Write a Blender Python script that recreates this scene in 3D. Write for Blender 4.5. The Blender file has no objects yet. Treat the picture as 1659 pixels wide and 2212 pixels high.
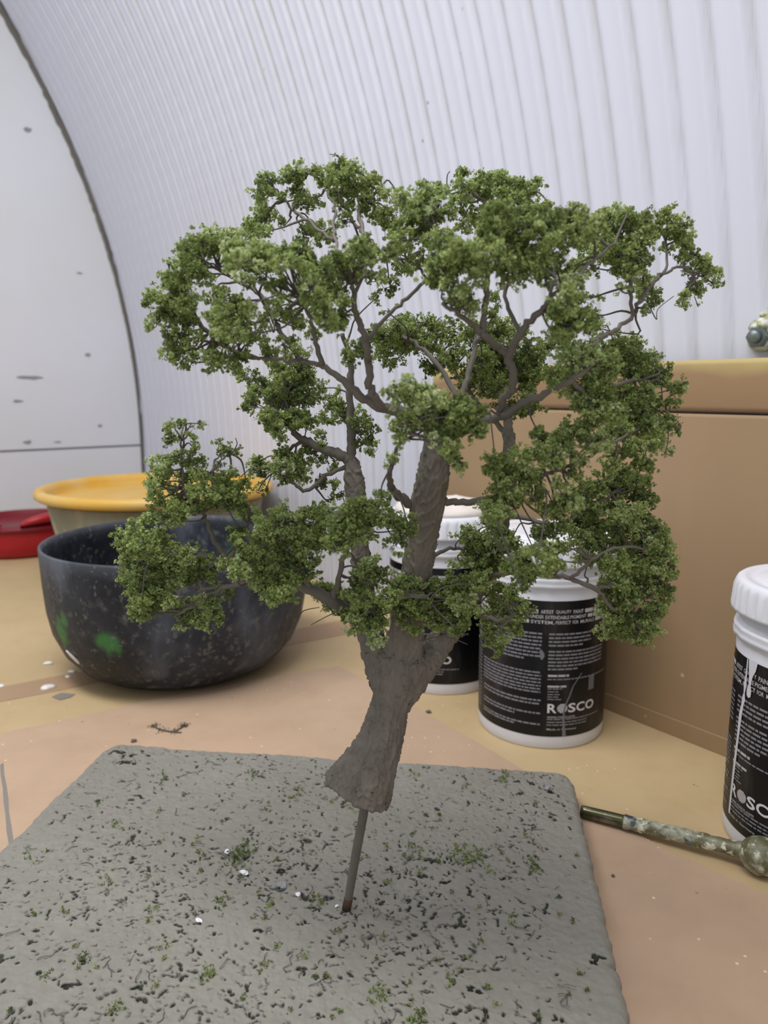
import bpy, bmesh, math, random
import numpy as np
from mathutils import Vector, noise
SC = bpy.context.scene
COL = SC.collection

# ---------------------------------------------------------------- camera
FPX, IW, IH = 1600.0, 1659.0, 2212.0
CAM_H, HORIZON = 0.46, 843.0                       # phone held 46 cm above the table top
PITCH = math.atan((IH / 2 - HORIZON) / FPX)
cam = bpy.data.cameras.new('camera')
cam.sensor_fit = 'VERTICAL'; cam.sensor_height = 36.0; cam.sensor_width = 27.0
cam.lens = FPX / IH * 36.0
cam.clip_start = 0.02
cam.dof.use_dof = True; cam.dof.focus_distance = 0.63; cam.dof.aperture_fstop = 7.0
camo = bpy.data.objects.new('camera', cam); COL.objects.link(camo)
camo.location = (0, 0, CAM_H); camo.rotation_euler = (math.pi / 2 - PITCH, 0, 0)
SC.camera = camo

# ---------------------------------------------------------------- light
w = bpy.data.worlds.new('world'); SC.world = w; w.use_nodes = True
w.node_tree.nodes['Background'].inputs[0].default_value = (0.90, 0.94, 1.0, 1)
w.node_tree.nodes['Background'].inputs[1].default_value = 0.52
def area(name, loc, target, sx, sy, power, col):
    l = bpy.data.lights.new(name, 'AREA'); l.shape = 'RECTANGLE'; l.size = sx; l.size_y = sy
    l.energy = power; l.color = col
    o = bpy.data.objects.new(name, l); COL.objects.link(o); o.location = loc
    o.rotation_euler = (Vector(target) - Vector(loc)).to_track_quat('-Z', 'Y').to_euler()
    return o
# the hut's ceiling strip lights: the main one ahead on the left, one over the camera
area('ceiling_strip_light', (-0.62, 0.52, 2.04), (-0.25, 1.0, 0.0), 1.7, 0.4, 26, (1.0, 0.985, 0.97))
area('ceiling_strip_light', (0.15, -0.25, 2.05), (0.2, 1.1, 0.3), 1.5, 0.4, 4.0, (1.0, 0.985, 0.97))
SC.view_settings.view_transform = 'Standard'; SC.view_settings.look = 'None'
SC.view_settings.exposure = 0.36; SC.view_settings.gamma = 1.0
SC.view_settings.use_curve_mapping = False

# ---------------------------------------------------------------- helpers
_c, _s = math.cos(PITCH), math.sin(PITCH)
def ray(px, py):
    x, y = (px - IW / 2) / FPX, -(py - IH / 2) / FPX
    return np.array([x, _c + y * _s, -_s + y * _c])
CAM = np.array([0, 0, CAM_H])
def on_z(px, py, z=0.0):
    r = ray(px, py); return CAM + r * ((z - CAM_H) / r[2])
def on_y(px, py, y):
    r = ray(px, py); return CAM + r * (y / r[1])
def lin(h, k=1.0):
    v = [int(h[i:i + 2], 16) / 255 for i in (0, 2, 4)]
    return tuple(k * (c / 12.92 if c <= .04045 else ((c + .055) / 1.055) ** 2.4) for c in v) + (1,)

class NT:
    """short way to write a node material"""
    def __init__(s, name, rough=.6, spec=.3, metal=0.):
        s.m = bpy.data.materials.new(name); s.m.use_nodes = True
        s.t = s.m.node_tree; s.b = s.t.nodes['Principled BSDF']
        s.b.inputs['Roughness'].default_value = rough; s.b.inputs['Metallic'].default_value = metal
        s.b.inputs['Specular IOR Level'].default_value = spec
    def n(s, typ, **kw):
        n = s.t.nodes.new(typ)
        for k, v in kw.items():
            if k in n.inputs: n.inputs[k].default_value = v
            else: setattr(n, k, v)
        return n
    def l(s, a, b): s.t.links.new(a, b)
    def coords(s, scale=(1, 1, 1)):
        tc = s.n('ShaderNodeTexCoord'); mp = s.n('ShaderNodeMapping'); mp.inputs['Scale'].default_value = scale
        s.l(tc.outputs['Object'], mp.inputs['Vector']); return mp.outputs[0]
    def noise(s, co, scale, detail=4., rough=.55, dist=0.):
        n = s.n('ShaderNodeTexNoise'); n.inputs['Scale'].default_value = scale; n.inputs['Detail'].default_value = detail
        n.inputs['Roughness'].default_value = rough; n.inputs['Distortion'].default_value = dist
        s.l(co, n.inputs['Vector']); return n.outputs['Fac']
    def ramp(s, fac, stops):
        r = s.n('ShaderNodeValToRGB'); e = r.color_ramp.elements
        while len(e) < len(stops): e.new(.5)
        for el, (p, c) in zip(e, stops): el.position = p; el.color = c if len(c) == 4 else tuple(c) + (1,)
        s.l(fac, r.inputs[0]); return r.outputs[0]
    def mix(s, fac, a, b, blend='MIX'):
        m = s.n('ShaderNodeMix', data_type='RGBA', blend_type=blend)
        for i, v in ((0, fac), (6, a), (7, b)):
            if isinstance(v, (int, float, tuple)): m.inputs[i].default_value = v
            else: s.l(v, m.inputs[i])
        return m.outputs[2]
    def color(s, c):
        if isinstance(c, tuple): s.b.inputs['Base Color'].default_value = c
        else: s.l(c, s.b.inputs['Base Color'])
        return s
    def bump(s, h, strength=.3, dist=.001):
        b = s.n('ShaderNodeBump'); b.inputs['Strength'].default_value = strength; b.inputs['Distance'].default_value = dist
        s.l(h, b.inputs['Height']); s.l(b.outputs[0], s.b.inputs['Normal']); return s
B0, W1 = (0, 0, 0, 1), (1, 1, 1, 1)

def mesh_obj(name, V, F, mat, parent=None, smooth=True):
    me = bpy.data.meshes.new(name)
    V = np.asarray(V, dtype=np.float32)
    if isinstance(F, np.ndarray):
        k = F.shape[1]; nf = len(F)
        me.vertices.add(len(V)); me.vertices.foreach_set('co', V.ravel())
        me.loops.add(nf * k); me.loops.foreach_set('vertex_index', F.astype(np.int32).ravel())
        me.polygons.add(nf); me.polygons.foreach_set('loop_start', np.arange(0, nf * k, k, dtype=np.int32))
        me.update(calc_edges=True)
    else:
        me.from_pydata([tuple(map(float, v)) for v in V], [], F); me.update()
    if smooth: me.polygons.foreach_set('use_smooth', [True] * len(me.polygons))
    for m in (mat if isinstance(mat, (list, tuple)) else [mat]): me.materials.append(m)
    o = bpy.data.objects.new(name, me); COL.objects.link(o)
    if parent is not None: o.parent = parent
    return o
def empty(name, loc=(0, 0, 0), rz=0.):
    o = bpy.data.objects.new(name, None); COL.objects.link(o); o.location = loc; o.rotation_euler[2] = rz
    o.empty_display_size = .02; return o
def tag(o, label=None, cat=None, group=None, kind=None):
    for k, v in (('label', label), ('category', cat), ('group', group), ('kind', kind)):
        if v: o[k] = v
    return o
def lathe(prof, n=96, rmod=None, close=False):
    """profile (r, z) turned about z"""
    V, F = [], []
    for i, (r, z) in enumerate(prof):
        for k in range(n):
            a = 2 * math.pi * k / n; rr = r if rmod is None else rmod(r, z, a, i)
            V.append((rr * math.cos(a), rr * math.sin(a), z))
    for i in range(len(prof) - 1):
        for k in range(n):
            k2 = (k + 1) % n; F.append((i * n + k, i * n + k2, (i + 1) * n + k2, (i + 1) * n + k))
    if prof[0][0] > 1e-6: F.append(tuple(reversed(range(n))))
    if prof[-1][0] > 1e-6: F.append(tuple((len(prof) - 1) * n + k for k in range(n)))
    return V, F
class MB:
    def __init__(s): s.V, s.F = [], []
    def add(s, V, F):
        o = len(s.V); s.V += [tuple(v) for v in V]; s.F += [tuple(i + o for i in f) for f in F]
    def tube(s, pts, rad, n=8, sub=4, flat=1., cap=True):
        P, R = spline(pts, rad, sub)
        V, F = ring_tube(P, R, n, flat)
        if cap: F += [tuple(reversed(range(n))), tuple((len(P) - 1) * n + k for k in range(n))]
        s.add(V, F)
    def build(s, name, mat, parent=None, smooth=True): return mesh_obj(name, s.V, s.F, mat, parent, smooth)
def spline(pts, rad, sub):
    P = np.asarray(pts, float); R = np.asarray(rad, float)
    if len(P) < 3 and sub > 1:
        t = np.linspace(0, 1, sub + 1)[:, None]; return P[0] * (1 - t) + P[-1] * t, R[0] * (1 - t[:, 0]) + R[-1] * t[:, 0]
    out, ro = [], []
    for i in range(len(P) - 1):
        p0, p1, p2, p3 = P[max(i - 1, 0)], P[i], P[i + 1], P[min(i + 2, len(P) - 1)]
        for k in range(sub):
            t = k / sub
            out.append(.5 * ((2 * p1) + (-p0 + p2) * t + (2 * p0 - 5 * p1 + 4 * p2 - p3) * t * t + (-p0 + 3 * p1 - 3 * p2 + p3) * t ** 3))
            ro.append(R[i] * (1 - t) + R[i + 1] * t)
    out.append(P[-1]); ro.append(R[-1]); return np.array(out), np.array(ro)
def ring_tube(P, R, n, flat=1.):
    T = np.gradient(P, axis=0); T /= np.linalg.norm(T, axis=1)[:, None] + 1e-9
    ref = np.array([0, 1., 0]) if abs(T[0][1]) < .9 else np.array([1., 0, 0])
    V, F = [], []
    for i in range(len(P)):
        x = np.cross(ref, T[i]); x /= np.linalg.norm(x) + 1e-9; y = np.cross(T[i], x); ref = y
        for k in range(n):
            a = 2 * math.pi * k / n; V.append(P[i] + R[i] * (math.cos(a) * x + math.sin(a) * y * flat))
    for i in range(len(P) - 1):
        for k in range(n):
            k2 = (k + 1) % n; F.append((i * n + k, i * n + k2, (i + 1) * n + k2, (i + 1) * n + k))
    return V, F
def box(x0, x1, y0, y1, z0, z1):
    V = [(x, y, z) for z in (z0, z1) for y in (y0, y1) for x in (x0, x1)]
    return V, [(0, 2, 3, 1), (4, 5, 7, 6), (0, 1, 5, 4), (2, 6, 7, 3), (0, 4, 6, 2), (1, 3, 7, 5)]
def bevel(o, wd, seg=3, ang=35):
    m = o.modifiers.new('bevel', 'BEVEL'); m.width = wd; m.segments = seg; m.limit_method = 'ANGLE'; m.angle_limit = math.radians(ang)

# hut frame: origin in the far corner on the table, X along the hut (towards the right), Y out of the curved wall
AZ = math.radians(142.4)
A = np.array([math.sin(AZ), math.cos(AZ), 0]); N = np.array([A[1], -A[0], 0])
CORNER = on_z(318, 1114)
HUT_Z = math.atan2(A[1], A[0])
def hut(a, n, z=0.): return CORNER + A * a + N * n + np.array([0, 0, z])
def to_hut(p):
    d = np.asarray(p) - CORNER; return float(d @ A), float(d @ N), float(p[2])
# ray -> hut plane at fixed n
def on_n(px, py, n):
    r = ray(px, py); t = ((CORNER - CAM) @ N + n) / (r @ N); return to_hut(CAM + r * t)
def on_a(px, py, a):
    r = ray(px, py); t = ((CORNER - CAM) @ A + a) / (r @ A); return to_hut(CAM + r * t)
def hut_obj(o):
    o.location = tuple(CORNER); o.rotation_euler[2] = HUT_Z; return o
# in the hut frame +Y must be N; A,N is left handed so mirror y
MY = -1.0 if np.cross(A, N)[2] < 0 else 1.0
def H(a, n, z): return (a, MY * n, z)

# ---------------------------------------------------------------- structure: curved corrugated wall, end wall, floor
ARCH_R, ARCH_Z0 = 2.55, 0.30
def arch(z):
    d = max(z - ARCH_Z0, 0.); return ARCH_R - math.sqrt(max(ARCH_R ** 2 - d * d, 0))
m = NT('white_painted_corrugated_sheet', .55, .3)
co = m.coords()
rib = m.n('ShaderNodeAttribute', attribute_name='groove')
dirt = m.ramp(m.noise(co, 3.0, 5), [(.35, B0), (.7, W1)])
gf = m.n('ShaderNodeMath', operation='MULTIPLY'); m.l(rib.outputs['Fac'], gf.inputs[0]); m.l(dirt, gf.inputs[1])
base = m.mix(m.noise(co, 1.1, 3), lin('d2d4e0'), lin('cccedb'))
base = m.mix(gf.outputs[0], base, lin('b4b1aa'))
sp = m.n('ShaderNodeTexVoronoi', feature='F1'); sp.inputs['Scale'].default_value = 15; m.l(co, sp.inputs['Vector'])
spk = m.ramp(sp.outputs['Distance'], [(.03, W1), (.06, B0)])
spn = m.ramp(m.noise(co, 5.0, 2), [(.52, B0), (.6, W1)])
base = m.mix(m.mix(1., spk, spn, 'MULTIPLY'), base, lin('9a9c9c'))
M_WALL = m.color(base).m
V, zs = [], []
zs = list(np.linspace(-.85, .25, 6)) + list(np.linspace(.3, 2.55, 50))
PITCHR, SPR = 0.05, 16
na = int(3.6 / PITCHR) * SPR + 1
gro = []
ang = [math.asin(min(1, max(z - ARCH_Z0, 0) / ARCH_R)) for z in zs]
for j, z in enumerate(zs):
    s0 = arch(z); nx, nz = math.cos(ang[j]), -math.sin(ang[j])
    for i in range(na):
        a = i * PITCHR / SPR - .012; f = ((a + .068 * (z - 1.05)) / PITCHR + .06 + .5) % 1.0 - .5
        g = math.exp(-(f / .105) ** 2); off = -.010 * g + .0015 * math.cos(2 * math.pi * f)
        V.append(H(a, s0 + off * nx, z + off * nz)); gro.append(g)
nz_ = len(zs)
ii, jj = np.meshgrid(np.arange(na - 1), np.arange(nz_ - 1)); q = (jj * na + ii).ravel()
F = np.stack([q, q + 1, q + na + 1, q + na], 1)
wall_b = hut_obj(mesh_obj('wall_back', V, F, M_WALL)); tag(wall_b, 'white painted corrugated wall curving over the bench', kind='structure')
at = wall_b.data.attributes.new('groove', 'FLOAT', 'POINT'); at.data.foreach_set('value', np.array(gro, np.float32))

m = NT('white_painted_board', .6, .25); co = m.coords()
base = m.mix(m.ramp(m.noise(co, 2.2, 4), [(.35, B0), (.65, W1)]), lin('dadbe2'), lin('d5d6d8'))
M_BOARD = m.color(base).m
M_DARKGAP = NT('gap_shade_and_foam', .9, .1).color(lin('6d6a64')).m  # dark grey holds the shade of the gap; higher up it is ragged foam
M_SCUFF = NT('grey_scuff', .8, .1).color(lin('8f9296')).m
wall_l = empty('wall_left'); hut_obj(wall_l); tag(wall_l, 'flat white end wall of two boards', kind='structure')
SEAM = .262
def end_panel(z0, z1, n0off):
    zz = np.linspace(z0, z1, 40); P = [(arch(z) + n0off, z) for z in zz]
    poly = P + [(2.3, z1), (2.3, z0)]
    nP = len(poly)
    V = [H(0.0, n, z) for n, z in poly] + [H(-.012, n, z) for n, z in poly]
    F = [tuple(range(nP)), tuple(reversed(range(nP, 2 * nP)))] + [(k, k + nP, (k + 1) % nP + nP, (k + 1) % nP) for k in range(nP)]
    return V, F
for z0, z1 in ((SEAM + .0035, 2.5), (-.85, SEAM - .0035)):
    V, F = end_panel(z0, z1, .012)
    o = mesh_obj('panel', V, F, M_BOARD, wall_l, False)
V, F = box(-.03, -.014, 0, 2.3, -.85, 2.5); V = [H(a, n, z) for a, n, z in V]
o = mesh_obj('backing', V, F, NT('grey_stud_wall', .8).color(lin('a8a9ac')).m, wall_l, False)
rng = random.Random(5)
for (px, py, wx, wy) in ((66, 816, 20, 4), (38, 867, 8, 3), (60, 955, 7, 4), (190, 767, 5, 4), (60, 280, 6, 5), (172, 590, 5, 2), (216, 920, 4, 3), (125, 955, 6, 2)):
    _, n0, z0 = on_a(px, py, 0.0015); k = 2.6 / FPX
    pts = [(n0 + k * 1.3 * wx * (1 + rng.uniform(-.3, .2)) * math.cos(t), z0 + k * wy * (1 + rng.uniform(-.4, .2)) * math.sin(t)) for t in np.linspace(0, 2 * math.pi, 14)[:-1]]
    V = [H(.0012, n, z) for n, z in pts] + [H(-.001, n, z) for n, z in pts]; nP = len(pts)
    mesh_obj('scuff', V, [tuple(range(nP))] + [(i, i + nP, (i + 1) % nP + nP, (i + 1) % nP) for i in range(nP)], M_SCUFF, wall_l, False)
mb = MB(); pts, rad = [], []
for z in np.linspace(-.1, 2.45, 170):
    up_ = min(1, max(0, (z - .35) / 1.0)); pts.append(H(.000 + rng.uniform(-.002, .002) * up_, arch(z) + .0065 + rng.uniform(-.003, .003) * up_, z)); rad.append(.0045 + .006 * up_ + rng.uniform(0, .003) * up_)
mb.tube(pts, rad, 6, 1)
gap_strip = hut_obj(mb.build('trim_1', M_DARKGAP)); tag(gap_strip, 'dark strip in place of the shaded gap between end wall and corrugated wall, ragged foam at the top', kind='structure')
M_FLOOR = NT('grey_concrete', .8).color(lin('8d8a86')).m
V, F = box(-.05, 3.6, -.2, 2.4, -.95, -.9); V = [H(*v) for v in V]
tag(hut_obj(mesh_obj('floor', V, F, M_FLOOR, None, False)), 'grey concrete floor under the bench', kind='structure')

# ---------------------------------------------------------------- work bench and what is stuck to it
def tan_mat(name, c1, c2, c3, seed=0.):
    m = NT(name, .62, .25); co = m.coords()
    big = m.noise(co, 3.5 + seed, 5, .6)
    base = m.mix(m.ramp(big, [(.3, B0), (.7, W1)]), lin(c1), lin(c2))
    sm = m.ramp(m.noise(co, 16, 6, .65), [(.45, B0), (.75, W1)])
    base = m.mix(m.mix(1., sm, (.35, .35, .35, 1), 'MULTIPLY'), base, lin(c3))
    vo = m.n('ShaderNodeTexVoronoi', feature='F1'); vo.inputs['Scale'].default_value = 58; m.l(co, vo.inputs['Vector'])
    fl = m.ramp(vo.outputs['Distance'], [(.06, W1), (.10, B0)])
    on = m.ramp(m.noise(co, 9., 3), [(.5, B0), (.58, W1)])
    base = m.mix(m.mix(1., fl, on, 'MULTIPLY'), base, lin('dccfb4'))
    vo2 = m.n('ShaderNodeTexVoronoi', feature='F1'); vo2.inputs['Scale'].default_value = 33; m.l(co, vo2.inputs['Vector'])
    fl2 = m.ramp(vo2.outputs['Distance'], [(.03, W1), (.055, B0)])
    on2 = m.ramp(m.noise(co, 7.3, 3), [(.52, B0), (.6, W1)])
    base = m.mix(m.mix(1., fl2, on2, 'MULTIPLY'), base, lin('6b5a44'))
    m.color(base); m.bump(m.noise(co, 60, 4), .12, .001); return m.m
M_TABLE = tan_mat('ochre_board_top', 'c2ab84', 'b9a17a', 'ad9068')
M_PAPER = tan_mat('brown_kraft_paper', 'bfa389', 'b39980', 'a58a71', 1.7)
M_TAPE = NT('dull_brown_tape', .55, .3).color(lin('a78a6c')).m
M_STAIN = NT('grey_paint_smear', .7, .2).color(lin('857f78')).m
M_WHITEP = NT('white_paint', .35, .5).color(lin('e6e4e0')).m
bench = empty('workbench'); hut_obj(bench)
tag(bench, 'ochre tan workbench top standing against the white walls', 'workbench')
V, F = box(.012, 3.4, .006, 1.16, -.03, 0); o = mesh_obj('tabletop', [H(*v) for v in V], F, M_TABLE, bench, False)
for a_ in (.15, 3.2):
    for n_ in (.15, 1.02):
        V, F = box(a_ - .03, a_ + .03, n_ - .03, n_ + .03, -.9, -.03); mesh_obj('leg', [H(*v) for v in V], F, M_TABLE, bench, False)

def flat_poly(name, pxs, z, thick, mat, parent=None, jag=0., seed=1, nsub=8):
    """thin sheet lying on the bench, outline given by its corners"""
    r = random.Random(seed); P = [on_z(*p) if len(p) == 2 else np.array(p) for p in pxs]; out = []
    for i in range(len(P)):
        a, b = P[i], P[(i + 1) % len(P)]; d = (b - a)[:2]; L = np.linalg.norm(d) + 1e-9; nn = np.array([-d[1], d[0]]) / L
        for k in range(nsub): out.append(tuple(a[:2] + d * k / nsub + nn * r.uniform(-jag, jag) * (k > 0)))
    n = len(out); V = [(x, y, z + thick) for x, y in out] + [(x, y, z) for x, y in out]
    F = [tuple(range(n)), tuple(reversed(range(n, 2 * n)))] + [(k, k + n, (k + 1) % n + n, (k + 1) % n) for k in range(n)]
    return mesh_obj(name, V, F, mat, parent, False)
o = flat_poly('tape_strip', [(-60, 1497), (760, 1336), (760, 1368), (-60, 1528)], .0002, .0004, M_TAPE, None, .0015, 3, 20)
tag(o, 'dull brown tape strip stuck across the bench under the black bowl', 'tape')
paper = flat_poly('paper_sheet', [(-260, 1640), (0, 1588), (200, 1543), (440, 1488), (733, 1440), (905, 1532), (1264, 1745), (1449, 1841), (1659, 1938), (1800, 2005), (1800, 2300), (1500, 2600), (-60, 2500), (-460, 2000)], .0007, .0010, M_PAPER, None, .0012, 4, 14)
tag(paper, 'pinkish brown paper sheet with torn edge under the grey board', 'paper')
pk = empty('x'); bpy.data.objects.remove(pk)
o = flat_poly('stain', [(0, 1655), (8, 1650), (30, 1822), (20, 1832)], .0017, .0002, M_STAIN, paper, .001, 9, 6)
o['label'] = 'dark drawn line on the paper'
o = flat_poly('paint_smear', [(112, 1506), (130, 1498), (163, 1500), (150, 1508), (128, 1513)], .0006, .0003, M_STAIN, None, .001, 10, 4)
tag(o, 'grey paint smear on the bench left of the black bowl', 'paint smear')
k = 0
for (px, py, sx, lab) in ((103, 1487, 11, 'largest white paint drop, on the brown tape left of the bowl'), (104, 1434, 7, 'white paint drop on the bench above the brown tape, left of the bowl'),
                      (156, 1452, 6, 'white paint drop at the edge of the tape touching the black bowl'), (147, 1463, 5, 'small white paint drop on the tape near the black bowl'),
                      (3, 1483, 6, 'white paint drop on the tape at the far left')):
    p = on_z(px, py); d = np.linalg.norm(p - CAM) / FPX * sx
    V, F = lathe([(d, 0), (d * .95, d * .22), (d * .7, d * .45), (d * .3, d * .55), (0, d * .57)], 14, lambda r, z, a, i, q=k: r * (1 + .18 * math.sin(2 * a + q) + .1 * math.sin(3 * a + 2 * q)))
    o = mesh_obj('paint_drop', V, F, M_WHITEP); o.location = (p[0], p[1], .0006); o.scale = (1.15, 1, 1); k += 1
    tag(o, lab, 'paint drop', 'white paint drops by the black bowl')

# ---------------------------------------------------------------- brown box against the wall
m = NT('brown_board_box', .5, .3); co = m.coords()
base = m.mix(m.ramp(m.noise(co, 2.6, 5), [(.3, B0), (.7, W1)]), lin('a08568'), lin('978060'))
st = m.noise(m.coords((14, 14, .8)), 1.2, 3); base = m.mix(m.ramp(st, [(.55, B0), (.8, (.5, .5, .5, 1))]), base, lin('ad8d6b'))
vo = m.n('ShaderNodeTexVoronoi', feature='F1'); vo.inputs['Scale'].default_value = 24; m.l(co, vo.inputs['Vector'])
base = m.mix(m.mix(1., m.ramp(vo.outputs['Distance'], [(.04, W1), (.08, B0)]), m.ramp(m.noise(co, 6, 2), [(.56, B0), (.62, W1)]), 'MULTIPLY'), base, lin('c9b49a'))
M_BOX = m.color(base).m
m = NT('ochre_painted_top', .5, .3); co = m.coords()
zz = m.n('ShaderNodeSeparateXYZ'); m.l(co, zz.inputs[0])
mask = m.n('ShaderNodeMapRange'); m.l(zz.outputs['Z'], mask.inputs['Value']); mask.inputs['From Min'].default_value = .468; mask.inputs['From Max'].default_value = .488
wob = m.n('ShaderNodeMath', operation='MULTIPLY_ADD'); m.l(m.noise(co, 7, 3), wob.inputs[0]); wob.inputs[1].default_value = .05; m.l(zz.outputs['Z'], wob.inputs[2])
m.l(wob.outputs[0], mask.inputs['Value']); mask.inputs['From Min'].default_value = .505; mask.inputs['From Max'].default_value = .520
base = m.mix(m.ramp(m.noise(co, 3, 5), [(.3, B0), (.7, W1)]), lin('8f7458'), lin('9a7c5c'))
base = m.mix(mask.outputs[0], base, lin('b09c68')); M_BOXTOP = m.color(base).m
bx = empty('cardboard_box'); hut_obj(bx); tag(bx, 'tall brown box with ochre top standing behind the paint tubs', 'box')
BN = .0765; a0 = to_hut(on_z(928, 1379))[0]
V, F = box(a0, 3.2, .030, BN, 0, .431); o = mesh_obj('body', [H(*v) for v in V], F, M_BOX, bx, False); bevel(o, .004)
V, F = box(a0 + .002, 3.2, BN - .001, BN + .0022, 0, .024); o = mesh_obj('bottom_flap', [H(*v) for v in V], F, M_BOX, bx, False); bevel(o, .001)
V, F = box(a0, 3.2, .028, BN + .002, .4335, .4975); o = mesh_obj('lid', [H(*v) for v in V], F, M_BOXTOP, bx, True); bevel(o, .007, 4)

# ---------------------------------------------------------------- bolt on the wall
ba, bn, bz = on_n(1638, 728, .02)
bolt = empty('wall_bolt'); bolt.location = tuple(hut(ba, arch(bz), bz)); bolt.rotation_euler[2] = HUT_Z
tag(bolt, 'paint-blobbed grey bolt sticking out of the white corrugated wall', 'bolt')
def rotY(V): return [H(x, z, y) for x, y, z in V]          # lathe axis -> out of the wall
m = NT('galvanised_metal', .4, .5, .6); M_GALV = m.color(m.mix(m.noise(m.coords(), 60, 3), lin('7c8786'), lin('59615f'))).m
m = NT('painted_over_metal', .5, .4); M_BPAINT = m.color(m.mix(m.ramp(m.noise(m.coords(), 90, 3), [(.45, B0), (.55, W1)]), lin('cfd0c8'), lin('a9ab7c'))).m
V, F = lathe([(.0175, -.012), (.0175, .004), (.016, .007), (.010, .0085), (0, .0085)], 24); mesh_obj('washer', rotY(V), F, M_BPAINT, bolt)
V, F = lathe([(.0125, .006), (.0135, .007), (.0135, .015), (.0125, .017), (0, .0175)], 6); mesh_obj('nut', rotY(V), F, M_GALV, bolt, False)
V, F = lathe([(.008, .016), (.008, .024), (.007, .0255), (0, .026)], 16); mesh_obj('bolt_end', rotY(V), F, M_GALV, bolt)
mb = MB()
for (x, y, z, r) in ((.004, .014, .012, .006), (-.006, .012, .010, .005), (0, .018, .006, .006), (-.001, .027, .001, .004)):
    V, F = lathe([(.01, -r), (r * .8, -r * .5), (r, 0), (r * .8, r * .5), (.0, r)], 10); mb.add([(a + x, b + y, c + z) for a, b, c in V], F)
o = mesh_obj('paint_blob', rotY(mb.V), mb.F, M_BPAINT, bolt)

# ---------------------------------------------------------------- black bowl, yellow tub, red basin
m = NT('dusty_black_rubber', .5, .35); co = m.coords()
base = m.mix(m.ramp(m.noise(co, 6, 6, .7), [(.40, B0), (.70, W1)]), lin('14161d'), lin('383e47'))
bl = m.ramp(m.noise(co, 62, 3, .6), [(.56, B0), (.66, W1)]); dm = m.ramp(m.noise(co, 5, 3), [(.40, B0), (.6, W1)])
base = m.mix(m.mix(1., m.mix(1., bl, dm, 'MULTIPLY'), (.6, .6, .6, 1), 'MULTIPLY'), base, lin('77766f'))
ds = m.ramp(m.noise(m.coords((1, 1, .4)), 9, 4), [(.56, B0), (.70, (.75, .75, .75, 1))]); base = m.mix(ds, base, lin('5f6570'))
for gx, gy, gz, gr_ in ((-.138, -.155, .104, .020), (-.050, -.200, .100, .019), (-.128, -.168, .122, .012), (.055, .19, .15, .022)):      # old green paint splashes
    vd = m.n('ShaderNodeVectorMath', operation='DISTANCE'); m.l(co, vd.inputs[0]); vd.inputs[1].default_value = (gx, gy, gz)
    ad = m.n('ShaderNodeMath', operation='MULTIPLY_ADD'); m.l(m.noise(co, 40, 4, .6), ad.inputs[0]); ad.inputs[1].default_value = .045; m.l(vd.outputs['Value'], ad.inputs[2])
    base = m.mix(m.ramp(ad.outputs[0], [(gr_ + .014, (.85, .85, .85, 1)), (gr_ + .026, B0)]), base, lin('3a7a3c'))
sp2 = m.ramp(m.noise(co, 120, 3, .6), [(.60, B0), (.67, (.6, .6, .6, 1))]); base = m.mix(sp2, base, lin('6e706f'))
rz_ = m.n('ShaderNodeSeparateXYZ'); m.l(co, rz_.inputs[0]); rd = m.ramp(rz_.outputs['Z'], [(.195, B0), (.216, (.3, .3, .3, 1))])
base = m.mix(rd, base, lin('6f747c'))
M_BOWL = m.color(base).bump(m.noise(co, 60, 4), .25, .0012).m
BZ, BR = .217, .215
prof = [(0, .0), (.120, .0), (.142, .0045), (.165, .018), (.1885, .045), (.2035, .080), (.2100, .115), (.2130, .155), (.2145, .195), (.2150, .2135), (.2145, .2165), (.2125, .217), (.2105, .2160), (.2095, .205),
        (.2080, .16), (.2050, .117), (.198, .082), (.182, .049), (.155, .022), (.1, .010), (.0, .008)]
V, F = lathe(prof, 128); bowl = mesh_obj('mixing_bowl', V, F, M_BOWL); bowl.location = (-.345, 1.22, .0007)
tag(bowl, 'large dusty black rubber mixing bowl on the bench behind the grey board', 'bowl')
ca = math.radians(232); V, F = lathe([(.011, -.0012), (.010, .0006), (.005, .0018), (0, .002)], 18, lambda r, z, a, i: r * (1 + .2 * math.sin(2 * a + 1) + .12 * math.sin(3 * a)))
chip = mesh_obj('paint_chip', [(x * 1.5, y * .45, z) for x, y, z in V], F, M_WHITEP, bowl); chip.location = (.1965 * math.cos(ca), .1965 * math.sin(ca), .0600)
chip.rotation_euler = Vector((math.cos(ca) * .8, math.sin(ca) * .8, -.6)).to_track_quat('Z', 'X').to_euler(); chip['label'] = 'white dried paint chip'
m = NT('yellow_plastic', .45, .4); co = m.coords()
M_YEL = m.color(m.mix(m.ramp(m.noise(co, 9, 5, .6), [(.4, B0), (.75, W1)]), lin('d6a640'), lin('d6b877'))).m
m = NT('shade_darkened_yellow_plastic', .5, .3); M_YELSHADE = m.color(m.mix(m.ramp(m.noise(m.coords(), 11, 5, .6), [(.4, B0), (.75, W1)]), lin('c4932f'), lin('b98f42'))).m  # darker yellow, with the shade inside the tub put into the colour
m = NT('plaster_crusted_yellow_plastic', .65, .25); co = m.coords()
base = m.mix(m.ramp(m.noise(co, 9, 5, .65), [(.35, B0), (.6, W1)]), lin('a39b84'), lin('8f8a70'))
base = m.mix(m.ramp(m.noise(m.coords((1, 1, .5)), 22, 4), [(.52, B0), (.66, W1)]), base, lin('b3a884'))
M_CRUST = m.color(base).m
tub = empty('flexible_tub', (-.556, 1.81, 0)); tag(tub, 'wide yellow plastic tub with thick rim behind the black bowl', 'tub')
tub.scale = (1.01, 1.01, 1.10)
TZ, TR = .212, .270
V, F = lathe([(0, .0), (.205, .0), (.212, .006), (.2525, .185), (.2465, .185), (.206, .010), (0, .008)], 96); mesh_obj('body', V, F, [M_CRUST], tub)
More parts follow.
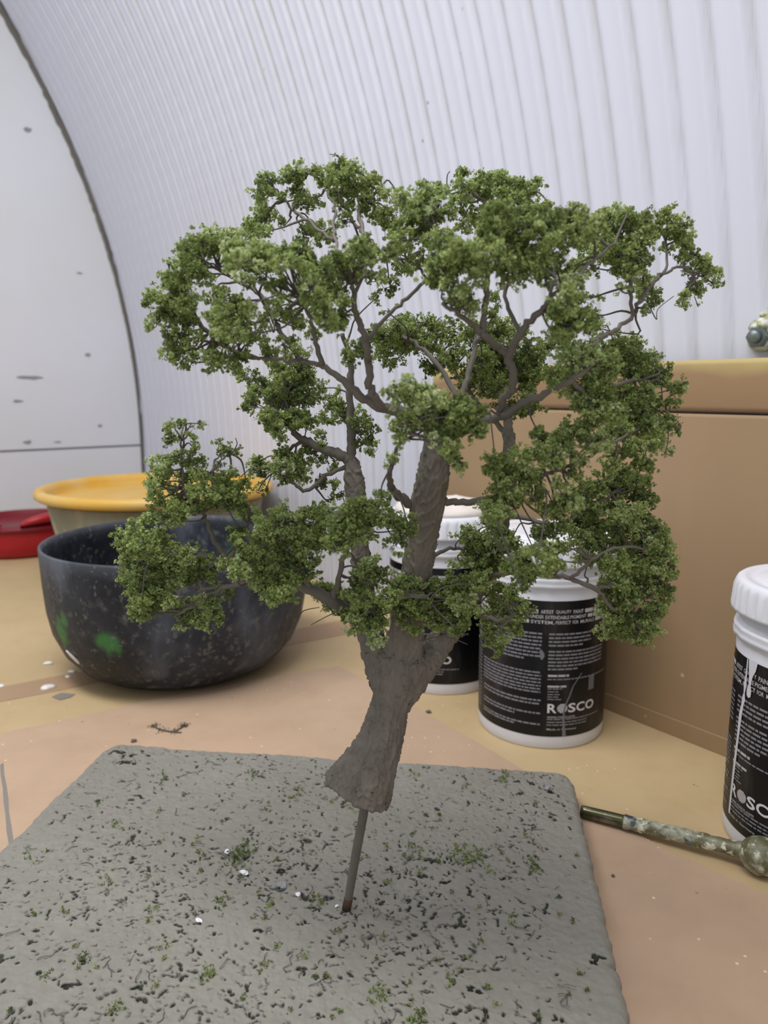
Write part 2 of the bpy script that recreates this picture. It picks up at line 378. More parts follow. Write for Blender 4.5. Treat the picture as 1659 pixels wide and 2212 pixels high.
V, F = lathe([(.2462, .012 + .17), (.2475, .2), (.2535, .209), (.262, .2125), (.271, .2105), (.277, .205), (.277, .196), (.271, .191), (.262, .189), (.2528, .188)], 96); mesh_obj('rim', V, F, M_YEL, tub)
V, F = lathe([(.2455, .186), (.2055, .014), (0, .0125)], 96); F = [tuple(reversed(f)) for f in F]; o = mesh_obj('shaded_inner_face', V, F, M_YELSHADE, tub)
m = NT('red_plastic', .35, .45); M_RED = m.color(m.mix(m.ramp(m.noise(m.coords(), 10, 3), [(.4, B0), (.8, W1)]), lin('a80c1c'), lin('b02a36'))).m
M_REDD = NT('dark_red_plastic', .45, .4).color(lin('7a1220')).m
red = empty('plastic_basin', (-1.055, 2.13, 0)); tag(red, 'red plastic basin with flap handles on the far left of the bench', 'basin')
V, F = lathe([(0, 0), (.135, 0), (.150, .008), (.162, .04), (.168, .075), (.168, .084), (.162, .084), (.157, .04), (.14, .012), (0, .01)], 64); mesh_obj('body', V, F, M_RED, red)
V, F = lathe([(.166, .074), (.176, .078), (.178, .088), (.170, .093), (.161, .09), (.161, .078)], 64); V2 = V; mesh_obj('rim', V, F, M_REDD, red)
for a0_, a1_, lift in ((-2.3, -1.45, .0), (-1.15, -.25, .010)):
    Vv, Ff = [], []; n_ = 14
    for i in range(n_ + 1):
        t = i / n_; a = a0_ + (a1_ - a0_) * t; e = math.sin(math.pi * t) ** .6
        for r, z in ((.160, .090), (.186 + .006 * e, .096 + .014 * e + lift * t), (.180, .104 + .018 * e + lift * t), (.150, .100 + .018 * e + lift * t)):
            Vv.append((r * math.cos(a), r * math.sin(a), z))
    for i in range(n_):
        for k in range(4): Ff.append((i * 4 + k, i * 4 + (k + 1) % 4, i * 4 + 4 + (k + 1) % 4, i * 4 + 4 + k))
    Ff += [(0, 1, 2, 3), tuple(n_ * 4 + k for k in (3, 2, 1, 0))]
    mesh_obj('handle', Vv, Ff, M_RED, red)

# ---------------------------------------------------------------- paint tubs with printed labels
CR = 0.0855
m = NT('white_plastic', .4, .4); M_WPL = m.color(m.mix(m.noise(m.coords(), 12, 4), lin('dfe0e8'), lin('d3d4da'))).m
m = NT('black_printed_label', .38, .4); co = m.coords()
base = m.mix(m.ramp(m.noise(m.coords((1, 1, .35)), 26, 4, .6), [(.55, B0), (.78, (.5, .5, .5, 1))]), lin('0b0b0e'), lin('4a4b52'))
M_LABEL = m.color(base).m
M_LETTER = NT('white_print', .5, .3).color(lin('d6d5d8')).m
M_SMALL = NT('grey_fine_print', .55, .3).color(lin('85848a')).m
M_HEAD = NT('pale_print', .5, .3).color(lin('b9b7b8')).m
M_DRIPW = NT('white_paint_drip', .4, .4).color(lin('cfcfd6')).m
M_DRIPG = NT('grey_paint_drip', .45, .3).color(lin('74757e')).m
M_STREAK = NT('beige_paint_streak', .7, .2).color(lin('cbbfa6')).m
DEG = math.pi / 180
def bent(u, v, r): return (r * math.sin(u / CR), -r * math.cos(u / CR), v)      # u along the circumference, v height
LR = CR + .0003
class Flat:
    def __init__(s): s.V, s.F = [], []
    def add(s, P, F):
        o = len(s.V); s.V += [tuple(p) for p in P]; s.F += [tuple(i + o for i in f) for f in F]
    def rect(s, u0, u1, v0, v1):
        k = max(1, int((u1 - u0) / .003)); us = [u0 + (u1 - u0) * i / k for i in range(k + 1)]
        s.add([(u, v0) for u in us] + [(u, v1) for u in us], [(i, i + 1, i + k + 2, i + k + 1) for i in range(k)])
    def text(s, body, u0, u1, v0, v1, bold=.0):
        cu = bpy.data.curves.new('txt', 'FONT'); cu.body = body; cu.size = 1.0; cu.offset = bold; cu.resolution_u = 3
        ob = bpy.data.objects.new('txt', cu); COL.objects.link(ob)
        dg = bpy.context.evaluated_depsgraph_get(); me = bpy.data.meshes.new_from_object(ob.evaluated_get(dg))
        P = np.array([v.co[:2] for v in me.vertices]); F = [tuple(p.vertices) for p in me.polygons]
        bpy.data.objects.remove(ob); bpy.data.curves.remove(cu); bpy.data.meshes.remove(me)
        lo, hi = P.min(0), P.max(0); P = (P - lo) / (hi - lo); P = P * [u1 - u0, v1 - v0] + [u0, v0]; s.add(P, F)
    def words(s, u0, u1, v, h, rnd, wmin=.003, wmax=.010, gap=.0012):
        u = u0
        while u < u1 - .001:
            e = min(u + rnd.uniform(wmin, wmax), u1); s.rect(u, e, v, v + h); u = e + gap
    def build(s, name, mat, parent, r=LR + .0004):
        return mesh_obj(name, [bent(u, v, r) for u, v in s.V], s.F, mat, parent)
LV0 = .018                                             # label runs from here to LV1
LV1 = .199
def U(deg): return deg * DEG * CR
def V_(zy): return LV0 + (1870 - zy) / 1540 * (LV1 - LV0)
def make_label(can):
    rnd = random.Random(11)
    V, F = [], []; n = 96
    for i in range(n):
        a = 2 * math.pi * i / n
        V += [(LR * math.sin(a), -LR * math.cos(a), z) for z in (LV0, LV1)]
    F = [(2 * i, 2 * ((i + 1) % n), 2 * ((i + 1) % n) + 1, 2 * i + 1) for i in range(n)]
    lab = mesh_obj('label', V, F, M_LABEL, can)
    lab['label'] = 'black printed label with white lettering'
    head = Flat()
    rows = [(470, 428, [('ARTIST', -2, 8.5), ('QUALITY', 10.6, 23.7), ('PAINT', 25.6, 35.2)]),
            (527, 488, [('UNDER', -10.6, .6), ('EXTENDABLE', 2, 21.9), ('PIGMENT', 23, 38.3)]),
            (584, 546, [('SYSTEM,', -10, 9.3), ('PERFECT', 10.6, 23.6), ('FOR', 25.2, 30.6), ('MURALS', 32.6, 47.5)])]
    for y0, y1, ws in rows:
        for t, a, b in ws: head.text(t, U(a), U(b), V_(y0) - (.0008 if ',' in t else 0), V_(y1), .012)
        head.words(U(-76), U(ws[0][1] - 1.5), V_(y0), V_(y0) * 0 + V_(y1) - V_(y0), rnd, .008, .016, .0014)
        head.words(U(ws[-1][2] + 1.6), U(80), V_(y0), V_(y1) - V_(y0), rnd, .008, .016, .0014)
    head.build('heading', M_HEAD, lab)
    sm = Flat()
    hh = 19 / 1540 * .181
    for y in (705, 748, 790, 832, 874, 916, 958, 998): sm.words(U(-62), U(-.3 if y < 990 else -15), V_(y), hh, rnd)
    for y in (1142, 1180, 1218, 1256, 1294, 1330, 1366): sm.words(U(-62), U(0), V_(y), hh * .9, rnd)
    for y in (1462, 1502, 1612, 1648, 1740, 1770): sm.words(U(-60), U(.5 if y not in (1648, 1770) else -22), V_(y), hh, rnd)
    for y in (705, 748, 790, 832): sm.words(U(5.5), U(45 if y < 830 else 36), V_(y), hh, rnd)
    for y in (900, 940, 980, 1020, 1060, 1100): sm.words(U(5.5), U(62 if y < 1090 else 32), V_(y), hh, rnd)
    sm.words(U(5.5), U(70), V_(1212), hh * .7, rnd)
    for y in (1320, 1352, 1384, 1412, 1440): sm.words(U(6), U(rnd.uniform(14, 20)), V_(y), hh * .6, rnd, .004, .012)
    for y in (1672, 1706, 1738): sm.words(U(6.2), U(60 if y < 1700 else 44), V_(y), hh * .7, rnd)
    for y in range(1215, 1375, 20): sm.rect(U(44.5), U(51.5), V_(y + 13), V_(y))
    sm.words(U(-86), U(-68), V_(900), hh, rnd)
    for y in range(700, 1780, 44): sm.words(U(-84), U(-66), V_(y), hh * .8, rnd)
    sm.build('small_print', M_SMALL, lab)
    hd = Flat()
    hd.words(U(5.8), U(24), V_(1176), hh * 1.25, rnd, .006, .012); hd.words(U(5.8), U(22), V_(1298), hh * 1.15, rnd, .006, .02)
    wa, og = Flat(), Flat(); wa.text('www.rosco.com', U(6.4), U(31), V_(1652), V_(1630), .004)
    og.text('Made in Germany', U(6.4), U(33), V_(1800), V_(1770), .006)
    hd.build('fine_heading', M_HEAD, lab); wa.build('web_address', M_HEAD, lab); og.build('origin_line', M_HEAD, lab)
    lg = Flat(); y0, y1 = V_(1592), V_(1486)
    lg.text('R', U(6.3), U(14.2), y0, y1, .022)
    for k in range(9):                                   # the striped globe that stands for the first O
        t = -1 + (k + .5) * 2 / 9; hw = math.sqrt(1 - t * t) * U(4.6); c = (y0 + y1) / 2; h = (y1 - y0) / 2
        lg.rect(U(19.2) - hw, U(19.2) + hw, c + t * h - h / 9 * .62, c + t * h + h / 9 * .62)
    lg.text('S', U(24.4), U(31.5), y0, y1, .022); lg.text('C', U(32.2), U(41), y0, y1, .022); lg.text('O', U(41.8), U(52.2), y0, y1, .022)
    lg.build('logo', M_LETTER, lab)
    return lab
def make_can():
    can = empty('paint_tub')
    V, F = lathe([(0, .002), (.076, .002), (.0785, 0), (.0838, 0), (.0850, .0025), (CR, .010), (CR, .018), (CR, .208), (.0842, .214), (.0842, .245), (.08, .245)], 96)
    mesh_obj('body', V, F, M_WPL, can)
    V, F = lathe([(.084, .214), (.0892, .215), (.0896, .219), (.0880, .222), (.0894, .2245), (.0886, .2275), (.084, .2275)], 96, lambda r, z, a, i: r + .0006 * math.sin(23 * a) * math.sin(5 * a))
    mesh_obj('tamper_ring', V, F, M_WPL, can)
    def rib(r, z, a, i):
        if not 2 <= i <= 6: return r
        c = math.cos(a * 42); return r - .0016 * (c > .25) * (1 if i in (3, 4, 5) else .3)
    V, F = lathe([(.084, .2415), (.0910, .2415), (.0934, .242), (.0936, .245), (.0934, .2475), (.0920, .2645), (.0908, .268), (.0892, .2715), (.0867, .2735), (.080, .274), (.0785, .2725), (.070, .2725), (.069, .2735), (.04, .2735), (0, .2735)], 336, rib)
    lid = mesh_obj('lid', V, F, M_WPL, can)
    make_label(can)
    return can
def drip(parent, pts, mat, name='paint_drip'):
    """streak of dried paint down the label: (deg, height, half width)"""
    f = Flat(); P = []
    for d, v, hw in pts:
        v = LV0 + (v - LV0) * .919; P += [(U(d) - hw, v), (U(d) + hw, v)]
    f.add(P, [(2 * i, 2 * i + 1, 2 * i + 3, 2 * i + 2) for i in range(len(pts) - 1)])
    return f.build(name, mat, parent, LR + .0008)
def dup(root):
    r = root.copy(); COL.objects.link(r)
    for ch in list(root.children):
        c = ch.copy(); COL.objects.link(c); c.parent = r
        for g in list(ch.children):
            d = g.copy(); COL.objects.link(d); d.parent = c
    return r
can0 = make_can()
CANS = [(1165, 1557, 0.0, 'white screw-lid paint tub with black label standing at the left end of the brown box'),
        (955, 1457, -43.0, 'white screw-lid paint tub with black label half hidden behind the trunk and the next tub'),
        (1754, 1813, -67.0, 'white ribbed-lid paint tub with dripped black label at the right edge beside the stirring stick')]
cans = [can0, dup(can0), dup(can0)]
for c, (px, py, rot, lab) in zip(cans, CANS):
    p = on_z(px, py); c.location = (p[0], p[1], 0.0)
    c.rotation_euler[2] = -math.atan2(p[0], p[1]) + rot * DEG
    tag(c, lab, 'paint tub', 'paint tubs with black labels')
def child(o, name): return [c for c in o.children if c.name.split('.')[0] == name][0]
l0, l2 = child(cans[0], 'label'), child(cans[2], 'label')
drip(l0, [(36, .110, .0008), (32, .101, .0008), (28, .092, .0009), (25, .078, .0010), (22, .066, .0010), (20.5, .055, .0011), (20.5, .040, .0012), (21, .030, .0018), (21.5, .019, .0026)], M_DRIPG)
drip(l0, [(-.6, .146, .0004), (-.4, .143, .0022), (.4, .139, .0028), (.6, .136, .0026), (.2, .133, .0018), (0, .131, .0005)], M_DRIPG)
drip(l2, [(14.5, .215, .0009), (14.2, .196, .0011), (13.8, .186, .0022), (13.6, .176, .0010), (13.2, .168, .0030), (12.8, .163, .0018), (11.2, .150, .0026), (10.4, .125, .0019), (9.2, .100, .0020), (8.2, .075, .0019), (7.4, .050, .0018), (6.9, .030, .0017), (6.7, .028, .0006)], M_DRIPW)
drip(l2, [(20, .2155, .0062), (19.6, .206, .0050), (18.9, .199, .0026), (18.5, .188, .0016), (18.2, .181, .0034), (18.2, .176, .0030), (18.1, .174, .001)], M_DRIPW)
drip(l2, [(-8, .190, .001), (-8.2, .175, .0017), (-8.4, .150, .0014), (-8.6, .132, .0010)], M_DRIPG)
mb = MB(); rr = random.Random(3)
for k in range(26):
    a = rr.uniform(0, 6.28); r0 = rr.uniform(.030, .052); L = rr.uniform(.008, .02)
    mb.tube([(r0 * math.cos(a), r0 * math.sin(a), .2736), ((r0 + L) * math.cos(a + rr.uniform(-.05, .05)), (r0 + L) * math.sin(a), .2732)], [.0007, .0003], 5, 1)
o = mb.build('paint_streak', M_STREAK, cans[2]); o['label'] = 'beige dried streaks on the lid top'; o['kind'] = 'stuff'
mb = MB(); V, F = lathe([(.078, 0), (.077, .006), (.070, .011), (.055, .0145), (.038, .0165), (.02, .0175), (0, .018)], 60)
V = [(x, y, z * (1 + .55 * noise.noise(Vector((x * 26, y * 26, 3))) + .3 * noise.noise(Vector((x * 70, y * 70, 1)))) + .2738) for x, y, z in V]; mb.add(V, F)
o = mb.build('dried_paint', NT('pale_beige_dried_paint', .8, .2).color(lin('dad3cc')).m, cans[1]); o['label'] = 'beige crust of dried paint on the lid top'

# ---------------------------------------------------------------- grey foam board with pits
ANG = -7.2 * DEG
UX = np.array([math.cos(ANG), math.sin(ANG), 0]); VX = np.array([math.sin(ANG), -math.cos(ANG), 0])   # VX runs towards the camera
BT = .028
BO = on_z(238, 1606, BT - .002)                       # far left corner
LW, LL = .562, .56
def b_uv(p): d = np.asarray(p) - BO; return float(d @ UX), float(d @ VX)
ST = .0008; nu, nv = int(LW / ST) + 1, int(LL / ST) + 1
uu, vv = np.meshgrid(np.linspace(0, LW, nu), np.linspace(0, LL, nv))
rs = np.random.RandomState(7)
pit = np.zeros_like(uu)
def stamp(u, v, ru, rv, a, d):
    i, j = int(v / ST), int(u / ST); h = int(max(ru, rv) * 2.2 / ST) + 1
    i0, i1, j0, j1 = max(i - h, 0), min(i + h + 1, nv), max(j - h, 0), min(j + h + 1, nu)
    if i0 >= i1 or j0 >= j1: return
    x, y = uu[i0:i1, j0:j1] - u, vv[i0:i1, j0:j1] - v
    xr, yr = x * math.cos(a) + y * math.sin(a), -x * math.sin(a) + y * math.cos(a)
    q = (xr / ru) ** 2 + (yr / rv) ** 2
    s = d * np.exp(-q ** 1.5); pit[i0:i1, j0:j1] = np.maximum(pit[i0:i1, j0:j1], s)
dens = [(rs.rand(), rs.rand(), rs.uniform(.03, .12)) for _ in range(26)]
made = 0
while made < 5600:
    u, v = rs.uniform(.008, LW - .008), rs.uniform(.008, LL)
    if u > LW - .045 and rs.rand() < .8 and v > .1: continue
    if rs.rand() > .35 + .65 * max(math.exp(-((u / LW - a) ** 2 + (v / LL - b) ** 2) / (c * c)) for a, b, c in dens): continue
    a = rs.uniform(-1.57, 1.57); r = rs.gamma(1.9, .00034) + .00055; dd = rs.uniform(.45, 1.) * min(1, r / .0011)
    for k in range(rs.choice([1, 1, 1, 2, 2, 3])):
        stamp(u, v, r * rs.uniform(.8, 1.45), r * rs.uniform(.55, .95), a, dd); a += rs.uniform(-.7, .7)
        u += r * 1.7 * math.cos(a) * rs.choice([1, 1, -1]); v += r * 1.7 * math.sin(a)
    made += 1
for px, py, s in ((262, 1627, .007), (285, 1632, .006), (250, 1624, .005), (275, 1645, .006), (262, 1646, .005), (320, 1630, .004), (298, 1716, .004), (1180, 1702, .006), (1150, 1690, .005), (1195, 1712, .005),
                  (1120, 1688, .004), (960, 1905, .004), (1090, 1900, .004), (1290, 2068, .005), (1280, 2075, .004), (300, 2130, .004), (140, 2130, .004), (560, 2010, .004), (605, 1880, .005), (715, 2065, .004), (1025, 2138, .004), (540, 1910, .003)):
    u, v = b_uv(on_z(px, py, BT))
    for k in range(5): stamp(u + rs.normal(0, s * .6), v + rs.normal(0, s * .3), s * rs.uniform(.3, .7), s * rs.uniform(.2, .4), rs.uniform(-1, 1), 1.3)
RC, RE = .018, .0085
wob_u = .0012 * np.sin(vv * 55 + 1) + .0010 * np.sin(vv * 131) + .0006 * np.sin(vv * 310 + 2)
wob_v = .0011 * np.sin(uu * 47 + .5) + .0009 * np.sin(uu * 113 + 1) + .0005 * np.sin(uu * 290)
nv0 = b_uv(on_z(1368, 2085, BT))[1]
notch = .005 * np.exp(-((vv - nv0) / .0035) ** 2) * (uu > LW * .5)
hx, hy = LW / 2, LL / 2
qx, qy = np.abs(uu - hx) - (hx - RC) + np.abs(wob_u) + notch, np.abs(vv - hy) - (hy - RC) + np.abs(wob_v)
mx, my = np.maximum(qx, 0), np.maximum(qy, 0)
sd = np.hypot(mx, my) + np.minimum(np.maximum(qx, qy), 0) - RC          # < 0 inside
L_ = np.hypot(mx, my) + 1e-9
gx = np.where((mx > 0) | (my > 0), mx / L_, (qx > qy) * 1.) * np.sign(uu - hx); gy = np.where((mx > 0) | (my > 0), my / L_, (qx <= qy) * 1.) * np.sign(vv - hy)
out = np.maximum(sd, 0); u2, v2 = uu - gx * out, vv - gy * out
din = np.clip(-sd, 0, RE); z = BT - (RE - np.sqrt(np.maximum(RE ** 2 - (RE - din) ** 2, 0)))
z = z + .0006 * np.sin(uu * 33 + 2 * np.sin(vv * 21)) + .0004 * np.sin(vv * 61 + uu * 40)
ga = rs.normal(0, 1, uu.shape)
for _ in range(2): ga = (ga + np.roll(ga, 1, 0) + np.roll(ga, -1, 0) + np.roll(ga, 1, 1) + np.roll(ga, -1, 1)) / 5
gb = rs.normal(0, 1, uu.shape)
for _ in range(14): gb = (gb + np.roll(gb, 1, 0) + np.roll(gb, -1, 0) + np.roll(gb, 1, 1) + np.roll(gb, -1, 1)) / 5
gb /= gb.std(); soft = np.clip(pit, 0, 1.3); sm_ = soft.copy()
for _ in range(3): sm_ = (sm_ * 2 + np.roll(sm_, 2, 0) + np.roll(sm_, -2, 0) + np.roll(sm_, 2, 1) + np.roll(sm_, -2, 1)) / 6
edge_fade = np.clip(-sd / .006, 0, 1)
z = z + edge_fade * (-.0030 * soft + .0010 * sm_ + .00035 * ga + .00025 * gb)
PX = BO[0] + u2 * UX[0] + v2 * VX[0]; PY = BO[1] + u2 * UX[1] + v2 * VX[1]
VB = np.stack([PX.ravel(), PY.ravel(), z.ravel()], 1)
ii, jj = np.meshgrid(np.arange(nu - 1), np.arange(nv - 1)); q = (jj * nu + ii).ravel(); FB = np.stack([q, q + nu, q + nu + 1, q + 1], 1)
loop = list(range(nu)) + [k * nu + nu - 1 for k in range(1, nv)] + [(nv - 1) * nu + k for k in range(nu - 2, -1, -1)] + [k * nu for k in range(nv - 2, 0, -1)]
n0 = len(VB); low = VB[loop].copy(); low[:, 2] = .0018; VB = np.vstack([VB, low]); m_ = len(loop)
FB = np.vstack([FB, np.array([[loop[k], loop[(k + 1) % m_], n0 + (k + 1) % m_, n0 + k] for k in range(m_)])])
m = NT('grey_painted_foam', .55, .3); co = m.coords()
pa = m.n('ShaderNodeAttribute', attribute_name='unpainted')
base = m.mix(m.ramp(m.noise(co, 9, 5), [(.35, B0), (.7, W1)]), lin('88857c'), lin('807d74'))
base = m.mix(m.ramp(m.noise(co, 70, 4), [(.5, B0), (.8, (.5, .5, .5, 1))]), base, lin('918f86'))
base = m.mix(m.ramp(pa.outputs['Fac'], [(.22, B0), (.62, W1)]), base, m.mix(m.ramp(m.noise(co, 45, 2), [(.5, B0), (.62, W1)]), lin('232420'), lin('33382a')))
M_FOAM = m.color(base).bump(m.noise(co, 420, 3), .25, .0005).m
board = mesh_obj('foam_board', VB, FB, M_FOAM); tag(board, 'grey painted foam board, pitted and strewn with green flock, under the model tree', 'board')
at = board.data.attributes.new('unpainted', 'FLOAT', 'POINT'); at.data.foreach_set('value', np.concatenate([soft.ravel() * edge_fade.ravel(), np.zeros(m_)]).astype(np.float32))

# ---------------------------------------------------------------- model tree
YT = float(on_z(748, 1962, BT)[1])                    # the rod stands here; dy below is depth from this plane (+ = away)
def T(px, py, dy=0.): return on_y(px, py, YT + dy)
def mpp(p): return float((np.asarray(p) - CAM) @ np.array([0, _c, -_s])) / FPX     # metres per photo pixel at a point
m = NT('grey_brown_bark', .75, .2); co = m.coords()
base = m.mix(m.ramp(m.noise(m.coords((1, 1, .35)), 90, 5, .6), [(.35, B0), (.7, W1)]), lin('7f786e'), lin('6e675f'))
base = m.mix(m.ramp(m.noise(co, 140, 3), [(.67, B0), (.72, W1)]), base, lin('4a453e'))
M_BARK = m.color(base).bump(m.noise(m.coords((1, 1, .3)), 230, 4), .5, .0008).m
m = NT('grey_brown_branch', .7, .2); M_BRANCH = m.color(m.mix(m.noise(m.coords(), 60, 4), lin('7a736b'), lin('645d56'))).m
M_TWIG = NT('grey_twig', .8, .15).color(lin('655f59')).m
m = NT('grey_painted_rod', .5, .4); M_ROD = m.color(m.mix(m.noise(m.coords(), 90, 3), lin('6f6b61'), lin('5f5b52'))).m
M_RUST = NT('rusty_rod_tip', .8, .2).color(lin('4c3c30')).m
# dyed foliage flakes, tint per flake
m = bpy.data.materials.new('green_flock_leaves'); m.use_nodes = True; nt = m.node_tree; nt.nodes.clear()
no = nt.nodes.new('ShaderNodeOutputMaterial'); at_ = nt.nodes.new('ShaderNodeAttribute'); at_.attribute_name = 'tint'
rp = nt.nodes.new('ShaderNodeValToRGB'); e = rp.color_ramp.elements
for k, (p_, c_) in enumerate(((0., '4f6236'), (.45, '6b8049'), (.8, '80965a'), (1., '93a86c'))):
    if k > 1: e.new(.5)
for el, (p_, c_) in zip(e, ((0., '6c794e'), (.45, '9dad69'), (.8, 'bbc988'), (1., 'd0d9b2'))): el.position = p_; el.color = lin(c_)
nt.links.new(at_.outputs['Fac'], rp.inputs[0])
d1 = nt.nodes.new('ShaderNodeBsdfDiffuse'); d2 = nt.nodes.new('ShaderNodeBsdfTranslucent'); mx_ = nt.nodes.new('ShaderNodeMixShader'); mx_.inputs[0].default_value = .36
nt.links.new(rp.outputs[0], d1.inputs[0]); nt.links.new(rp.outputs[0], d2.inputs[0]); nt.links.new(d1.outputs[0], mx_.inputs[1]); nt.links.new(d2.outputs[0], mx_.inputs[2]); nt.links.new(mx_.outputs[0], no.inputs[0])
M_LEAF = m

tree = empty('model_tree', tuple(on_z(748, 1962, BT - .004))); tree_o = np.array(tree.location)
tag(tree, 'miniature green tree with leaning grey trunk held on a thin rod', 'model tree')
def tloc(o): o.location = tuple(-tree_o); return o        # parts are modelled in bench coordinates
# (px, py, dy, radius px)
TRUNK = [
    [(771, 1707, 0, 76), (777, 1696, 0, 73), (788, 1672, 0, 66), (805, 1638, .002, 55), (823, 1596, .004, 46), (840, 1535, .006, 40), (850, 1500, .008, 43), (860, 1460, .010, 58), (866, 1425, .012, 62), (872, 1390, .014, 36)],
    [(768, 1640, -.002, 26), (738, 1672, -.003, 18), (702, 1697, -.003, 6)],
    [(842, 1520, .008, 24), (830, 1475, .010, 30), (813, 1425, .012, 28), (800, 1370, .016, 26), (790, 1310, .020, 22), (781, 1240, .026, 21), (776, 1160, .034, 19), (770, 1085, .040, 20), (765, 1035, .044, 20), (757, 995, .046, 15)],
    [(865, 1430, .010, 48), (878, 1360, .004, 36), (892, 1290, -.002, 32), (903, 1220, -.006, 31), (914, 1150, -.010, 32), (925, 1080, -.014, 34), (936, 1020, -.018, 33), (942, 965, -.020, 27), (938, 915, -.022, 20), (930, 890, -.022, 14)],
    [(860, 1515, .008, 26), (884, 1475, .010, 36), (915, 1433, .014, 33), (948, 1392, .022, 28), (985, 1335, .034, 24), (1030, 1265, .048, 21), (1066, 1190, .060, 19), (1084, 1110, .066, 17), (1093, 1030, .070, 14), (1099, 950, .074, 12), (1094, 895, .076, 9)],
]
mb = MB()
for br in TRUNK:
    P = [T(x, y, d) for x, y, d, r in br]; R = [r * mpp(p) for (x, y, d, r), p in zip(br, P)]
    mb.tube(P, R, 20, 5, .85)
tmp = mb.build('trunk', M_BARK, tree)
rm = tmp.modifiers.new('r', 'REMESH'); rm.mode = 'VOXEL'; rm.voxel_size = .0009; rm.use_smooth_shade = True
smo = tmp.modifiers.new('s', 'SMOOTH'); smo.iterations = 5; smo.factor = .5
dg = bpy.context.evaluated_depsgraph_get(); me = bpy.data.meshes.new_from_object(tmp.evaluated_get(dg)); tmp.modifiers.clear(); tmp.data = me; me.name = 'trunk'
nvx = len(me.vertices); cv = np.empty(nvx * 3, np.float32); me.vertices.foreach_get('co', cv); cv = cv.reshape(-1, 3)
nr = np.empty(nvx * 3, np.float32); me.vertices.foreach_get('normal', nr); nr = nr.reshape(-1, 3)
hgt = np.empty(nvx)
for i in range(nvx):
    x, y, z = map(float, cv[i]); wv = noise.noise(Vector((x * 60, y * 60, z * 30))) * .012
    a = noise.noise(Vector(((x + wv) * 190, y * 190, (z + wv) * 52))); b = noise.noise(Vector((x * 330 + 9, y * 330, z * 120)))
    hgt[i] = max(0., 1 - abs(a) * 5.) * .0017 - max(0., 1 - abs(b) * 5) * .0008 + .0005 * noise.noise(Vector((x * 55, y * 55, z * 40)))
cv += nr * hgt[:, None].astype(np.float32); me.vertices.foreach_set('co', cv.ravel()); me.update(); tloc(tmp)
mb = MB(); P = [T(791, 1700, 0), T(789, 1735, 0), T(768, 1850, 0), T(752, 1945, 0), T(748, 1966, 0)]
mb.tube(P, [10 * mpp(p) for p in P[:3]] + [8.6 * mpp(P[3]), 8.2 * mpp(P[4])], 14, 4); rod = tloc(mb.build('support_rod', M_ROD, tree)); rod['label'] = 'thin grey rod under the trunk'
mb = MB(); P = [T(753, 1940, 0), T(748, 1964, 0)]; mb.tube(P, [9.6 * mpp(p) for p in P], 14, 2); tloc(mb.build('rod_tip', M_RUST, tree))

